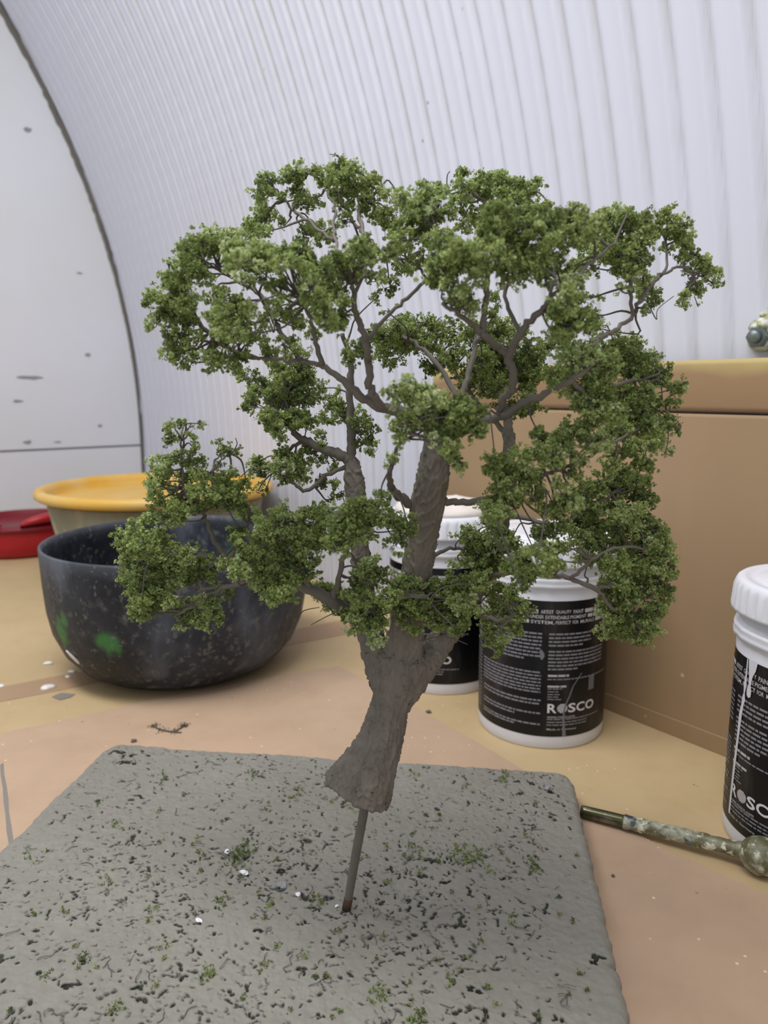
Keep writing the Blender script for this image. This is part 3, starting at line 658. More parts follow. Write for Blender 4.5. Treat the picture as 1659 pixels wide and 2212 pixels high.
BR = '''
L 800 1375 .016 20;765 1335 .008 17;720 1298 .000 16;660 1268 -.006 14;600 1256 -.008 11;540 1260 -.008 8;480 1268 -.006 6;425 1278 -.004 4
L 560 1256 -.008 8;520 1238 -.002 8;494 1209 .002 7;464 1171 .006 7;445 1123 .008 5;430 1080 .010 4
L 494 1212 .002 6;520 1160 .004 4;545 1120 .006 3
L 480 1210 .002 6;420 1200 -.004 5;360 1200 -.006 4;300 1210 -.006 3
L 480 1268 -.006 5;430 1300 -.006 4;380 1330 -.004 3
L 430 1110 .010 4;400 1060 .012 4;392 990 .014 3;388 940 .014 2
L 430 1060 .010 3;470 1000 .012 2;500 980 .012 1.5
M 665 1270 -.006 9;650 1210 -.016 8;640 1160 -.024 6;610 1130 -.026 4
M 720 1296 .000 9;735 1240 -.014 7;750 1180 -.024 6;790 1130 -.030 5
M 770 1100 .040 9;720 1115 .030 7;690 1130 .02 4
U 757 1000 .046 14;741 985 .046 14;700 972 .048 12;672 958 .050 10;640 940 .052 8;612 908 .054 5
U 760 1000 .046 14;760 950 .046 12;756 900 .046 10;757 840 .046 9;758 780 .044 7;740 720 .04 5
U 672 958 .050 6;640 960 .054 5;610 990 .056 3
U 745 1010 .046 6;700 1030 .04 5;660 1060 .036 5;632 1042 .034 4;590 1010 .034 2.5
C 934 905 -.022 15;880 893 -.026 14;828 881 -.032 14;777 854 -.036 12;735 818 -.038 9;697 790 -.038 7;651 780 -.036 6;590 775 -.032 5;512 771 -.026 3
C 835 883 -.032 11;809 860 -.04 11;798 826 -.044 10;794 776 -.05 10;786 725 -.056 9;773 687 -.06 8;763 641 -.066 7;756 605 -.07 5
C 697 788 -.038 7;680 730 -.05 6;672 690 -.06 5;650 640 -.07 4
C 651 780 -.036 6;610 720 -.03 6;580 670 -.024 7;555 630 -.018 5;500 600 -.012 4;465 578 -.008 3
C 560 775 -.03 5;490 750 -.02 5;440 710 -.012 6;418 680 -.008 4;390 640 -.004 3
C 790 740 -.054 6;830 690 -.05 5;870 650 -.046 5;920 600 -.042 4;880 560 -.03 3
C 756 605 -.07 5;740 560 -.06 4;720 500 -.03 4;724 450 -.01 3;700 410 .0 2.5
C 763 641 -.066 5;790 580 -.05 4;785 500 -.02 6;775 460 0 5;790 420 .006 3
C 722 522 -.03 4;672 484 -.01 4;640 460 .006 4;615 430 .012 3;590 405 .014 2
C 790 505 -.02 5;766 484 .0 4;740 440 .008 3;725 395 .012 2
C 776 460 .0 4;800 430 .008 3;815 410 .01 2
C 740 415 .01 3;700 385 .012 3;650 375 .014 2
C 938 905 -.022 13;985 868 -.01 10;1005 830 .0 8;1025 760 .01 7;1031 720 .012 5
C 990 865 -.01 7;940 780 .02 6;891 738 .05 5;850 720 .07 3
R 945 945 -.020 13;990 925 -.03 11;1031 912 -.04 11;1076 903 -.05 11;1121 876 -.06 10;1175 849 -.07 9;1234 822 -.076 8;1290 780 -.07 6
R 1080 897 -.05 10;1090 858 -.056 10;1108 835 -.06 10;1100 772 -.064 12;1090 760 -.066 10;1044 722 -.076 9;1010 690 -.086 7;960 660 -.10 4
R 1100 768 -.066 11;1126 722 -.08 10;1162 677 -.092 9;1184 650 -.10 6;1200 600 -.11 4
R 1044 715 -.076 9;1049 655 -.086 8;1053 600 -.094 7;1060 540 -.09 5;1050 450 -.05 4
R 1126 722 -.08 6;1090 640 -.07 5;1120 560 -.05 5;1080 470 .0 4;1040 430 .02 3
R 1040 430 .02 3;1000 400 .03 2.5;960 420 .0 2
R 1080 470 .0 4;1110 425 .03 3;1145 400 .03 2
R 1050 450 -.05 4;1120 470 -.08 3;1200 480 -.08 2
R 1060 540 -.09 4;1000 530 -.09 3;940 490 -.06 2
R 1184 650 -.10 5;1240 600 -.09 5;1290 560 -.07 4;1330 520 -.06 3
R 1234 822 -.076 8;1284 745 -.06 7;1320 718 -.05 6;1365 686 -.03 5;1374 660 -.026 5;1411 614 -.016 5;1433 592 -.01 4;1474 578 -.004 3;1500 600 0 2
R 1365 686 -.03 5;1362 620 -.03 5;1350 560 -.03 4
R 1433 592 -.01 4;1440 550 0 3;1430 500 .006 2.5
R 1234 822 -.076 7;1280 850 -.06 6;1330 830 -.03 5;1390 820 .0 3
R 1094 900 .076 8;1080 830 .085 7;1120 770 .095 6;1150 730 .10 4
R 1097 940 .075 8;1040 880 .09 6;980 800 .10 5;930 740 .10 3
S 958 1082 -.014 10;1000 1084 -.02 9;1050 1078 -.03 8;1120 1050 -.045 6;1190 1020 -.06 5;1250 1000 -.06 4
S 890 1090 -.012 12;858 1066 -.02 11;842 1040 -.03 8;850 990 -.05 5;880 930 -.09 4
S 1084 1110 .066 8;1140 1120 .04 6;1200 1133 .02 5;1260 1110 .0 4;1330 1060 .0 3
S 1040 1255 .048 9;1110 1235 .02 7;1180 1240 -.01 7;1233 1250 -.02 6;1290 1272 -.02 6;1340 1250 -.01 4
S 1290 1272 -.02 5;1330 1320 -.01 4;1370 1340 0 3
S 1233 1250 -.02 5;1280 1210 -.03 4;1350 1180 -.02 4;1420 1200 -.0 3
S 1250 1000 -.06 4;1320 960 -.04 4;1390 920 -.0 3;1440 910 .01 2
S 960 1370 .024 10;930 1320 -.01 8;920 1290 -.03 6;870 1290 -.04 4
S 1000 1310 .038 9;1040 1330 .02 7;1080 1340 .01 5;1110 1330 0 3
S 905 1215 -.006 7;960 1190 .02 5;1010 1180 .04 4
P 800 1375 .016 9;790 1340 -.01 7;800 1320 -.024 5;820 1350 -.03 3
'''
branches = []
for ln in BR.strip().split('\n'):
    pts = [tuple(map(float, q.split())) for q in ln[2:].split(';')]
    P = [T(x, y, d) for x, y, d, r in pts]; R = [r * mpp(p) for (x, y, d, r), p in zip(pts, P)]
    mb = MB(); Ps, Rs = spline(P, R, 6)
    rj = np.random.RandomState(len(branches)); Ps[1:-1] += rj.normal(0, .0006, Ps[1:-1].shape)
    mb.tube(Ps, Rs * .86 * (1 + rj.normal(0, .06, len(Rs))), 9, 1)
    o = tloc(mb.build('branch', M_BRANCH, tree)); branches.append((o, Ps))
PADS = '''250 320 2.37 .012:770 130 35 30 .8;760 180 50 45 .7;720 250 40 45 .8;730 290 55 40 .7;800 230 70 50 .6;780 340 70 40 .8;720 400 70 50 .9;680 440 60 40 .9;760 430 50 40 .8;870 140 60 50 .7;930 110 55 40 .9;920 170 70 40 .7;1010 120 50 35 .8;940 220 60 40 .5;980 290 60 50 .7;930 260 50 30 .5;1060 180 60 60 .6;1100 110 50 40 .9;1150 80 40 35 .8;1150 150 70 60 1;1210 110 50 45 .9;1230 190 70 60 1;1160 230 70 50 1;1290 160 45 50 .9;1310 220 50 60 .9;1270 280 70 50 .8;1200 320 60 50 .6;1330 320 50 50 .7;1180 380 60 40 .5;1040 270 50 40 .5;1020 410 60 50 .9;1070 440 60 40 .8;980 440 50 40 .7;860 400 40 50 .4;1400 240 50 40 .7;1380 310 60 50 .7;1460 260 50 50 .8;1400 400 60 60 .8
250 320 2.37 -.03:500 440 70 45 .9;440 480 65 55 .9;380 520 60 50 .9;340 510 40 35 .7;270 580 25 15 .6;350 580 60 50 .9;420 570 80 60 1;500 520 80 50 .9;560 470 60 45 .8;620 450 40 35 .7;330 640 80 50 .9;430 640 60 50 .9;280 700 60 40 .9;340 720 70 50 1;200 760 50 35 .9;180 790 35 40 .9;270 780 80 50 1;250 850 80 50 1;350 800 70 60 1;400 760 50 50 .8;200 890 40 35 .8;330 870 70 50 .9;380 900 50 50 .8;290 960 60 45 .9;330 1010 70 45 .9;290 1050 60 40 .8;250 1060 25 30 .6;330 1110 50 30 .7;390 1100 25 30 .5;380 1020 50 40 .7;450 970 60 40 .5;480 690 50 40 .5
250 320 2.37 -.075:600 530 60 45 .8;650 510 60 40 .9;640 580 90 60 1;720 530 80 50 1;780 510 60 40 .9;720 610 90 50 1;800 570 80 60 1;870 530 70 50 1;940 530 70 55 1;900 600 90 55 1;980 600 70 50 .9;1060 620 70 70 .9;1130 580 80 60 .9;1200 560 80 60 .9;1260 500 70 50 .9;1310 560 60 60 .8;1180 650 80 50 .9;1290 480 50 40 .8;1250 620 60 50 .7;1380 560 60 50 .7;1450 480 70 60 .8;1360 640 60 50 .5;520 760 50 60 .8;540 840 70 60 1;600 800 80 60 1;560 910 80 60 1;640 870 70 60 .9;690 800 50 60 .6;670 680 60 40 .6;600 960 70 60 .9;830 690 70 50 .7;760 680 50 50 .6;850 770 60 60 .6;860 850 60 70 .7;780 860 60 60 .5;1000 720 80 70 .9;1060 780 80 70 .9;1090 850 80 70 1;1130 900 60 50 .9;1000 660 70 50 .9;1110 720 70 60 .9;1160 790 50 60 .7;1190 850 50 60 .6
250 320 2.37 -.03:540 990 80 50 .9;500 1080 60 50 .8;480 1130 40 25 .7;560 1080 70 50 .8;620 1060 70 50 .8;600 1140 40 30 .6;700 950 70 60 .8;740 1000 60 50 .6;800 1040 60 50 .6;950 800 60 60 .5;930 920 60 50 .5;1010 970 60 60 .5;900 1010 60 60 .5;870 1010 60 60 .5;900 880 50 50 .6;960 1050 50 50 .4;1240 1030 80 50 .9;1200 1070 50 40 .7;1290 1010 50 40 .7
250 320 2.37 .02:1330 680 60 50 .5;1400 700 70 60 .5;1470 620 60 60 .6;1540 580 50 50 .5;1340 760 50 40 .4;1390 840 40 30 .4
250 320 2.37 .07:1440 910 50 50 .9;1360 960 80 60 .9;1420 1010 80 60 .9;1500 960 80 70 .9;1340 1040 60 70 .6;1420 1100 60 40 .6;860 1130 80 50 .9;940 1130 70 50 .9;830 1200 70 60 .9;900 1230 80 60 1;970 1180 60 60 .9;980 1270 80 60 1;860 1300 80 60 1;800 1260 60 60 .9;720 1230 50 60 .8;690 1290 50 50 .8;660 1320 35 30 .7;720 1180 60 50 .7;650 1150 50 40 .7;800 1370 70 50 1;900 1380 80 50 1;1060 1230 60 60 .5;1100 1290 70 70 .6;1160 1330 70 60 .6;1200 1400 60 40 .5
850 320 2.212 -.05:40 240 50 40 .8;150 220 60 50 1;220 210 60 45 1;120 290 70 60 1;210 300 90 70 1;60 350 70 70 .8;140 390 80 70 .9;30 440 50 70 .6;200 440 70 60 .8
850 320 2.212 .03:330 140 45 35 .9;400 150 50 40 .8;340 200 60 50 1;420 220 70 60 .9;480 140 40 35 .9;500 180 70 50 1;560 180 50 40 .9;600 190 50 35 .9;660 180 50 30 .9;690 155 20 18 .7;560 250 80 60 1;640 230 50 50 .9;320 270 50 50 .6;330 350 60 60 .6;420 320 80 60 .8;690 290 70 50 .9;750 280 40 30 .7
850 320 2.212 -.09:500 320 90 70 1;600 310 80 60 1;730 350 90 60 1;640 390 90 70 1;540 400 90 70 1;440 410 90 60 .9;820 310 50 40 .8;860 300 40 30 .8;840 360 80 60 1;920 330 60 45 .9;900 400 80 60 1;980 330 40 30 .8;960 390 60 50 .9;800 430 80 60 .9;720 450 90 60 .9;250 480 80 70 .9;330 490 80 60 1;230 560 80 60 1;320 560 80 60 1;240 640 80 60 1;300 680 70 60 1;330 740 60 60 1;390 620 60 60 .7;380 540 70 60 .9;460 520 80 60 .9;380 770 40 40 .7;200 610 50 60 .8;540 500 90 70 1;620 520 90 70 1;700 550 80 60 1;780 540 80 60 .9;560 590 80 60 .8;640 600 70 50 .7;720 620 60 50 .6
850 320 2.212 -.03:140 520 70 50 .5;40 540 60 60 .4;1060 300 50 40 .9;1120 310 50 35 .9;1040 350 70 50 1;1120 370 80 50 1;1200 350 60 50 .9;1050 430 80 60 1;1130 450 80 60 1;1210 430 60 50 .9;1000 480 80 60 1;1080 510 80 60 1;1160 520 70 60 .9;1110 580 80 60 .9;1190 600 60 50 .7;1200 670 50 60 .7;1230 720 50 50 .7;1220 770 40 30 .6;1090 680 30 30 .4;960 480 70 60 .9;950 570 60 50 .6;840 560 60 60 .7;830 640 50 60 .9
850 320 2.212 .0:1260 370 50 50 .9;1290 310 40 35 .9;1320 350 50 40 .9;1370 370 40 35 .8;1340 420 60 40 .9;1400 420 35 40 .8;1390 470 50 40 .9;1320 480 40 40 .6;1400 520 50 40 .8;1470 530 50 40 .8;1480 580 50 45 .8;1530 600 30 40 .8;1520 640 35 30 .8;1420 590 40 40 .5;1440 650 50 40 .6;1470 690 35 40 .6;1400 700 45 35 .6;1380 740 35 30 .6
850 320 2.212 -.09:860 660 70 60 1;840 730 60 60 1;870 780 60 60 1;790 760 60 50 .9;840 850 70 60 1;900 840 60 60 .9;800 900 70 60 .9;760 790 50 40 .7
850 320 2.212 .03:940 720 50 50 .4;960 800 40 50 .7;970 860 40 40 .8;500 740 50 60 .5;480 800 60 50 .6
850 320 2.212 .09:60 950 70 50 .7;150 960 70 50 .6;220 830 60 50 .5;360 830 60 50 .5;420 900 70 60 .8;540 860 60 50 .6;600 870 60 50 .6;560 940 60 50 .7;520 1020 80 60 .9;450 1080 80 60 .9;380 1080 70 60 .8;560 1090 70 60 .8;620 1020 70 60 .8;700 1060 70 60 .8;500 1140 80 60 .8;420 1150 80 60 .7;340 1120 70 60 .6;250 1000 60 50 .5;640 1230 70 60 .8;560 1250 70 60 .7
850 320 2.212 .085:60 830 70 60 .8;150 840 80 60 .6;40 900 70 60 .9;130 920 70 60 .7;220 900 70 60 .6;300 880 60 50 .6;280 960 80 60 .7;350 900 50 40 .7;480 880 80 60 .8;470 960 80 60 .9;420 1010 70 60 .9;290 1040 60 50 .6;180 1050 70 50 .7;640 960 60 50 .7;680 1000 70 60 .8;740 940 60 50 .7;660 1060 70 60 .9;600 1100 60 60 .8;640 1160 60 60 .8
850 320 2.212 -.07:900 950 80 50 1;830 1000 80 60 1;920 1040 90 60 1;1010 1040 80 60 1;980 970 70 60 1;760 1080 70 50 .8;820 1110 70 60 1;900 1140 90 60 1;1000 1140 90 70 1;950 1230 90 60 1;1050 1250 90 60 1
850 320 2.212 .01:1080 920 50 40 1;1100 970 80 60 1;1160 940 40 40 .9;1180 1000 70 60 1;1230 1010 50 40 .9;1110 1060 80 60 1;1200 1080 70 60 1;1270 1070 50 40 .9;1310 1050 25 30 .8;1280 1130 60 40 .9;1340 1150 50 40 .8;1380 1130 25 25 .8;1330 1200 50 30 .8;1100 1160 80 60 1;1190 1170 60 50 1;1150 1250 70 60 1;1230 1240 40 40 .8;1300 1310 40 30 .8
850 320 2.212 -.10:30 1170 60 60 1;100 1130 60 45 1;150 1190 80 60 1;230 1220 80 50 1;300 1240 80 60 1;370 1260 60 50 1;100 1270 90 70 1;220 1300 90 60 1;330 1310 80 50 1
240 880 2.676 .01:360 110 40 30 .8;400 90 40 30 .8;340 160 40 40 .8;330 200 40 35 .6;450 120 40 30 .5;480 190 35 35 .6;510 95 20 20 .7;490 260 35 30 .8;630 205 15 12 .8;630 250 35 25 .6;690 260 40 30 .8;720 240 20 15 .6;630 330 35 25 .6;300 290 45 30 .7;380 300 60 40 .9;440 310 50 45 .9;510 320 45 30 .8;270 350 50 40 .9;330 350 60 45 .9;240 420 50 50 .9;230 480 40 50 .8;220 540 25 20 .6;300 430 60 50 .6;350 480 50 50 .5;460 380 80 50 .9;520 370 50 45 .8;450 450 60 50 .7;290 520 40 30 .6
240 880 2.676 .0:600 420 60 40 .9;660 400 60 40 1;710 440 70 50 1;630 470 80 50 1;560 490 70 50 1;490 490 60 50 .9;580 550 80 50 1;650 540 70 50 1;740 500 60 50 .9;780 430 40 40 .7;740 570 60 40 .8;440 540 80 50 1;380 590 80 45 1;300 570 70 40 .9;260 620 80 40 1;200 640 60 35 .9;330 650 70 50 .9;400 660 60 50 .7;120 700 60 35 .9;80 750 60 40 1;160 740 80 50 1;240 720 60 40 .9;100 820 70 60 1;190 810 80 60 1;280 780 70 50 .9;110 900 70 60 1;200 890 90 60 1;290 870 90 60 1;370 830 70 50 1;440 850 70 50 1;90 960 40 50 .8;180 970 80 60 1;270 960 90 60 1;360 930 80 60 1;450 910 70 50 .9;520 880 60 50 .8;500 960 60 50 .8;570 860 40 40 .7;560 960 60 50 .8;70 1020 25 25 .7;160 1050 70 50 1;250 1060 90 60 1;340 1030 80 50 1;430 1000 60 50 .8;180 1120 70 50 1;260 1130 80 50 1;150 1190 40 60 .9;220 1190 60 40 .8;330 1110 60 50 .9;600 1010 50 40 .6
240 880 2.676 .0:420 1140 70 50 .9;500 1140 70 50 .9;580 1140 60 50 .8;420 1220 60 50 .9;510 1210 70 50 .9;600 1190 50 50 .9;560 1260 50 40 .8;440 1260 50 30 .7;680 1070 35 40 .8;730 730 50 40 .8
930 1000 4.254 -.05:520 60 130 90 .8;650 150 130 90 .8;780 80 120 90 .9;600 280 130 90 .7;560 400 110 90 .9;720 350 120 90 .8;850 250 120 90 .8;950 330 120 80 .7;900 120 120 90 .8;1250 400 120 90 .9;1200 560 110 90 .9;1060 640 100 80 .7;950 800 130 80 .8;820 880 110 80 .8;1080 800 120 80 .8;1000 950 110 80 .7;870 1020 90 70 .7;720 960 90 60 .7
930 1000 4.254 .05:600 650 110 80 .9;480 720 110 80 .9;360 700 110 60 .7;640 760 110 80 1;560 880 120 80 1;420 860 110 80 .9;300 660 80 50 .6
240 880 2.676 .03:800 590 60 40 .7;760 620 70 40 .5;850 640 60 50 .7
240 880 2.676 -.03:720 780 50 60 .9;760 860 60 60 1;690 910 60 50 .9;750 940 70 60 1;820 850 60 60 1;860 760 60 60 .9;880 700 70 60 1;940 650 80 60 1;900 820 90 60 1;960 750 90 60 1;1030 660 90 60 1;1050 760 90 60 1;980 850 90 60 1;900 930 80 60 1;860 990 60 60 1;960 960 80 60 1;930 1050 80 60 1;920 1110 60 40 1;1000 1080 70 50 1;1040 1000 70 60 .9;1070 900 80 60 1;1130 820 80 60 1;1150 720 90 60 1;1120 630 70 50 1;1180 590 70 50 1;1230 650 80 60 1;1210 760 80 60 1;1130 950 60 60 .7;1260 590 40 40 .8;1180 880 50 60 .6;1000 600 60 40 .7
240 880 2.676 -.06:1320 680 80 60 1;1390 620 70 60 1;1450 580 70 60 1;1480 660 80 60 1;1390 700 80 60 1;1350 770 80 50 1;1280 740 70 50 1;1290 820 60 50 .6;1450 740 60 50 .7;1530 560 60 60 .9;1570 640 60 60 .9;1560 520 40 60 .7
240 880 2.676 .05:850 320 45 35 .9;840 370 50 40 .8;900 350 60 50 .7;980 270 50 40 .9;1060 280 60 40 1;990 340 80 60 .9;1080 340 70 50 .9;1020 400 80 50 .8;1110 400 50 50 .6;1140 250 50 40 .8;1160 310 50 40 .6;1230 320 50 50 .5;1280 340 50 40 .6;1210 430 40 50 .7;1290 430 40 60 .5;1330 490 40 30 .5;1270 530 40 20 .6;900 460 40 30 .5;850 480 25 30 .5;900 60 60 60 .9;960 110 60 60 .9;960 170 40 40 .8;1020 80 70 60 .9;1080 60 80 60 .9;1130 110 60 50 .7;1230 180 60 50 .6;1250 90 60 60 .5;1310 60 60 60 .6;1420 60 60 60 .7;1480 120 60 70 .7;1450 180 60 60 .6;1500 220 40 60 .7
240 880 2.676 .0:1190 1040 60 50 .7;1240 1060 80 50 .9;1300 1090 80 60 1;1280 1150 70 50 1;1360 1140 70 60 1;1350 1190 60 40 .9;1400 1060 60 60 .9;1420 1000 60 60 .8;1480 950 70 60 .8;1530 890 60 60 .6;1550 970 60 60 .8
240 880 2.676 -.03:1460 1120 80 60 1;1410 1260 50 60 .9;1470 1200 80 60 1;1540 1150 70 60 1;1550 1240 60 60 1;1530 1320 50 50 1;1560 1350 30 30 .9;1600 1100 60 60 1;1500 1270 50 50 .9
840 850 2.44 -.09:90 150 80 80 1;40 230 50 60 .7;400 110 80 60 1;450 180 50 60 1;350 190 70 60 1;250 200 70 60 .8;270 260 50 50 .8;340 280 50 60 .9;370 370 50 60 .8
840 850 2.44 -.05:20 380 30 80 .5;60 720 70 70 .9;20 660 50 70 .9;100 690 50 50 .8;40 800 50 50 .7
840 850 2.44 -.07:800 230 70 60 .8;760 310 80 60 .9;700 340 70 60 .8;640 400 80 60 .8;560 340 60 60 .7;740 420 80 60 .9;650 480 70 50 .8;860 320 80 60 .9;900 250 90 70 1;980 190 90 70 1;1080 130 90 70 1;1080 250 90 60 1;980 330 70 60 .7;930 410 70 60 .6;870 480 70 50 .5;570 580 80 50 .9;620 620 60 40 .9;540 640 60 50 .9;950 580 80 60 .8;880 610 80 60 .8;790 850 80 60 .9;860 880 60 60 .9;720 880 60 50 .9;650 920 60 50 .7;740 960 50 50 .8;840 950 40 50 .7;690 1000 40 40 .8;920 840 60 50 .6;800 740 60 50 .8
840 850 2.44 .0:1180 90 90 70 1;1280 90 90 70 1;1360 60 60 60 1;1190 200 90 70 1;1300 190 90 60 1;1400 170 70 60 1;1480 160 50 40 .9;1530 190 20 20 .7;1400 260 70 50 1;1460 310 30 25 .7;1330 290 80 60 1;1230 310 70 50 .9;1000 440 70 50 .5;1150 400 60 60 .7;1220 420 70 60 .9;1330 380 70 50 1;1360 450 50 40 .8;1290 460 70 50 .9;1100 480 80 60 .8;1020 520 80 60 .8;1190 500 80 60 1;1300 540 70 60 1;1370 570 40 40 .8;1060 600 90 60 1;1170 590 90 60 1;1270 630 80 60 1;1370 650 50 50 .9;980 670 90 60 1;1090 700 90 60 1;1200 690 80 60 1;1310 710 80 60 1;1400 720 60 50 1;1460 770 40 50 .9;1000 760 90 60 .8;1100 790 90 60 1;1220 790 90 60 1;1330 800 80 60 1;1430 830 70 50 1;1500 860 40 30 .9;1060 870 80 60 .8;1160 880 90 60 1;1280 890 90 60 1;1400 910 80 60 1;1490 930 40 60 .9;1200 970 80 60 1;1310 980 80 60 .8;1410 1000 70 60 .9;1480 1030 30 60 .8;1150 1030 70 60 .8;1240 1070 80 60 1;1350 1070 80 60 .8;1440 1090 40 50 .8;1140 1120 60 60 .9;1200 1160 80 60 1;1310 1170 70 60 .7;1400 1150 50 60 .9;1180 1230 70 60 1;1270 1250 80 60 1;1370 1240 50 60 .9;1300 1320 50 30 .8
840 850 2.44 .045:550 700 50 50 .9;430 740 60 40 .8;380 760 40 30 .6;470 800 70 50 .8;560 790 80 60 1;640 790 60 60 .9;520 860 80 60 .9;600 890 70 60 .9;460 880 70 60 .7;380 900 70 40 .5;520 960 60 60 .9;560 1030 60 60 .9
840 850 2.44 -.015:60 1010 70 60 1;130 1000 70 50 1;40 1080 60 60 1;130 1090 80 60 1;220 1040 80 60 1;310 1010 80 60 1;400 1020 80 60 1;480 1000 70 60 1;210 1130 80 60 1;300 1110 80 60 1;390 1110 80 60 1;100 1170 60 60 1;160 1200 60 50 1;260 1200 80 50 1;350 1190 70 60 1;110 1245 50 30 .8;360 1250 40 40 .8
840 850 2.44 .02:640 1060 60 50 .9;720 1130 40 40 .8;650 1150 80 50 .9;570 1120 70 50 .9;500 1160 50 50 .9;560 1210 70 50 1;650 1230 60 50 .9;530 1270 40 50 .8;560 1340 50 40 .8;600 1310 40 30 .8'''
pads = []
for ln in PADS.strip().split('\n'):
    h, body = ln.split(':'); ox, oy, sc, dy = map(float, h.split()); seen = 0
    for tok in body.split(';'):
        v = tok.split()
        if not v: continue
        v = [float(a) for a in v] + [60, 50, .8][len(v) - 2:]
        pads.append((ox + v[0] / sc, oy + v[1] / sc, v[2] / sc, v[3] / sc, v[4], dy))
rg = np.random.RandomState(21)
per = {i: [] for i in range(len(branches))}
for (px, py, rx, ry, dn, dy) in pads:
    c = T(px, py, dy + rg.normal(0, .014)); k = mpp(c); best = None
    for i, (o, Ps) in enumerate(branches):
        d = np.linalg.norm((Ps - c) * [1, .8, 1], axis=1); d[: max(1, len(d) // 3)] += .02; j = int(np.argmin(d + rg.uniform(0, .3, len(d)) * (d.min() + .004)))
        if best is None or d[j] < best[0]: best = (d[j], i, j)
    per[best[1]].append((c, rx * k, ry * k, dn, branches[best[1]][1][best[2]]))
def leaf_mesh(name, C, size, tint, parent, mat=M_LEAF, rs=rg):
    """folded rhombus flakes, four corners each"""
    n = len(C); d = rs.normal(0, 1, (n, 3)); d /= np.linalg.norm(d, axis=1)[:, None]
    e = rs.normal(0, 1, (n, 3)); e -= d * (d * e).sum(1)[:, None]; e /= np.linalg.norm(e, axis=1)[:, None]; nn = np.cross(d, e)
    s = size[:, None]; wd = rs.uniform(.55, .95, (n, 1))
    V = np.stack([C - d * s, C + e * s * wd + nn * s * .45, C + d * s, C - e * s * wd + nn * s * .45], 1).reshape(-1, 3)
    q = np.arange(n) * 4; F = np.concatenate([np.stack([q, q + 1, q + 2], 1), np.stack([q, q + 2, q + 3], 1)])
    o = mesh_obj(name, V, F, mat, parent, False)
    a = o.data.attributes.new('tint', 'FLOAT', 'POINT'); a.data.foreach_set('value', np.repeat(np.clip(tint, 0, 1), 4).astype(np.float32))
    return o
CLUMP, NLEAF = 96, 12
for i, lst in per.items():
    o, Ps = branches[i]
    if not lst: continue
    cen, tin, rad, tw = [], [], [], MB()
    for (c, rx, rz, dn, anchor) in lst:
        n = max(5, int(CLUMP * dn ** 1.6 * (rx * rz) / (.010 * .0085)))
        # several sprigs inside each tuft, each with its own cluster of flakes
        ns = max(3, int(n / 5)); d = rg.normal(0, 1, (ns, 3)); d /= np.linalg.norm(d, axis=1)[:, None]
        sp_ = c + d * rg.uniform(.1, 1.0, (ns, 1)) ** .55 * np.array([rx, (rx + rz) * .55, rz])
        w_ = rg.randint(0, ns, n); p = sp_[w_] + rg.normal(0, .0021, (n, 3)) * np.array([1, 1, .8])
        st_ = rg.rand(n) < .02; p[st_] += rg.normal(0, .004, (int(st_.sum()), 3))
        cen.append(p); tin.append(np.clip(.45 + .14 * rg.normal() + .15 * rg.normal(0, 1, ns)[w_], .02, .98)); rad.append(rg.uniform(.0011, .0030, n))
        dist = np.linalg.norm(anchor - c)
        if dist < .09:
            mid = (anchor + c) / 2 + rg.normal(0, .10 * dist + .001, 3)
            tw.tube([anchor, (anchor + mid) / 2 + rg.normal(0, .0012, 3), mid, c], [.0010, .0008, .0006, .0004], 5, 3, cap=False)
        for q in sp_[: max(3, int(ns * .75))]:
            b = c + (q - c) * rg.uniform(-.5, .1) + rg.normal(0, .001, 3)
            tw.tube([b, (b + q) / 2 + rg.normal(0, .0018, 3), q + (q - c) * rg.uniform(0, .25)], [.00042, .00032, .0002], 3, 3, cap=False)
    cen = np.concatenate(cen); tin = np.concatenate(tin); rad = np.concatenate(rad); n = len(cen)
    d = rg.normal(0, 1, (n * NLEAF, 3)); d /= np.linalg.norm(d, axis=1)[:, None]
    L = np.repeat(cen, NLEAF, 0) + d * (rg.uniform(.05, 1, (n * NLEAF, 1)) ** .5) * np.repeat(rad, NLEAF)[:, None]
    fo = leaf_mesh('foliage', L, rg.uniform(.0006, .0015, len(L)), np.repeat(tin, NLEAF) + rg.normal(0, .16, len(L)), o); tag(fo, kind='stuff')
    t2 = tw.build('twigs', M_TWIG, o); tag(t2, kind='stuff')
# stray hair-thin roots sticking out of the crown
mb = MB()
for pts in ([(735, 345), (728, 336), (712, 333)], [(738, 1318), (705, 1332), (672, 1350)], [(725, 1330), (705, 1310), (692, 1322)], [(1325, 735), (1312, 705), (1295, 705)], [(1400, 655), (1418, 690), (1421, 668), (1455, 640)],
            [(540, 900), (550, 880), (545, 850)], [(500, 980), (512, 960), (508, 946)], [(965, 405), (966, 380), (972, 370)], [(1505, 655), (1508, 662), (1500, 640)], [(640, 1340), (655, 1320), (690, 1312)], [(520, 1030), (545, 1010), (560, 1022)], [(905, 1385), (960, 1375), (1010, 1392)]):
    P = [T(x, y, rg.uniform(-.02, .02)) for x, y in pts]; mb.tube(P, [.0005, .0004, .0003, .0003][:len(P)], 5, 5)
o = tloc(mb.build('stray_fibres', M_TWIG, tree)); tag(o, kind='stuff')

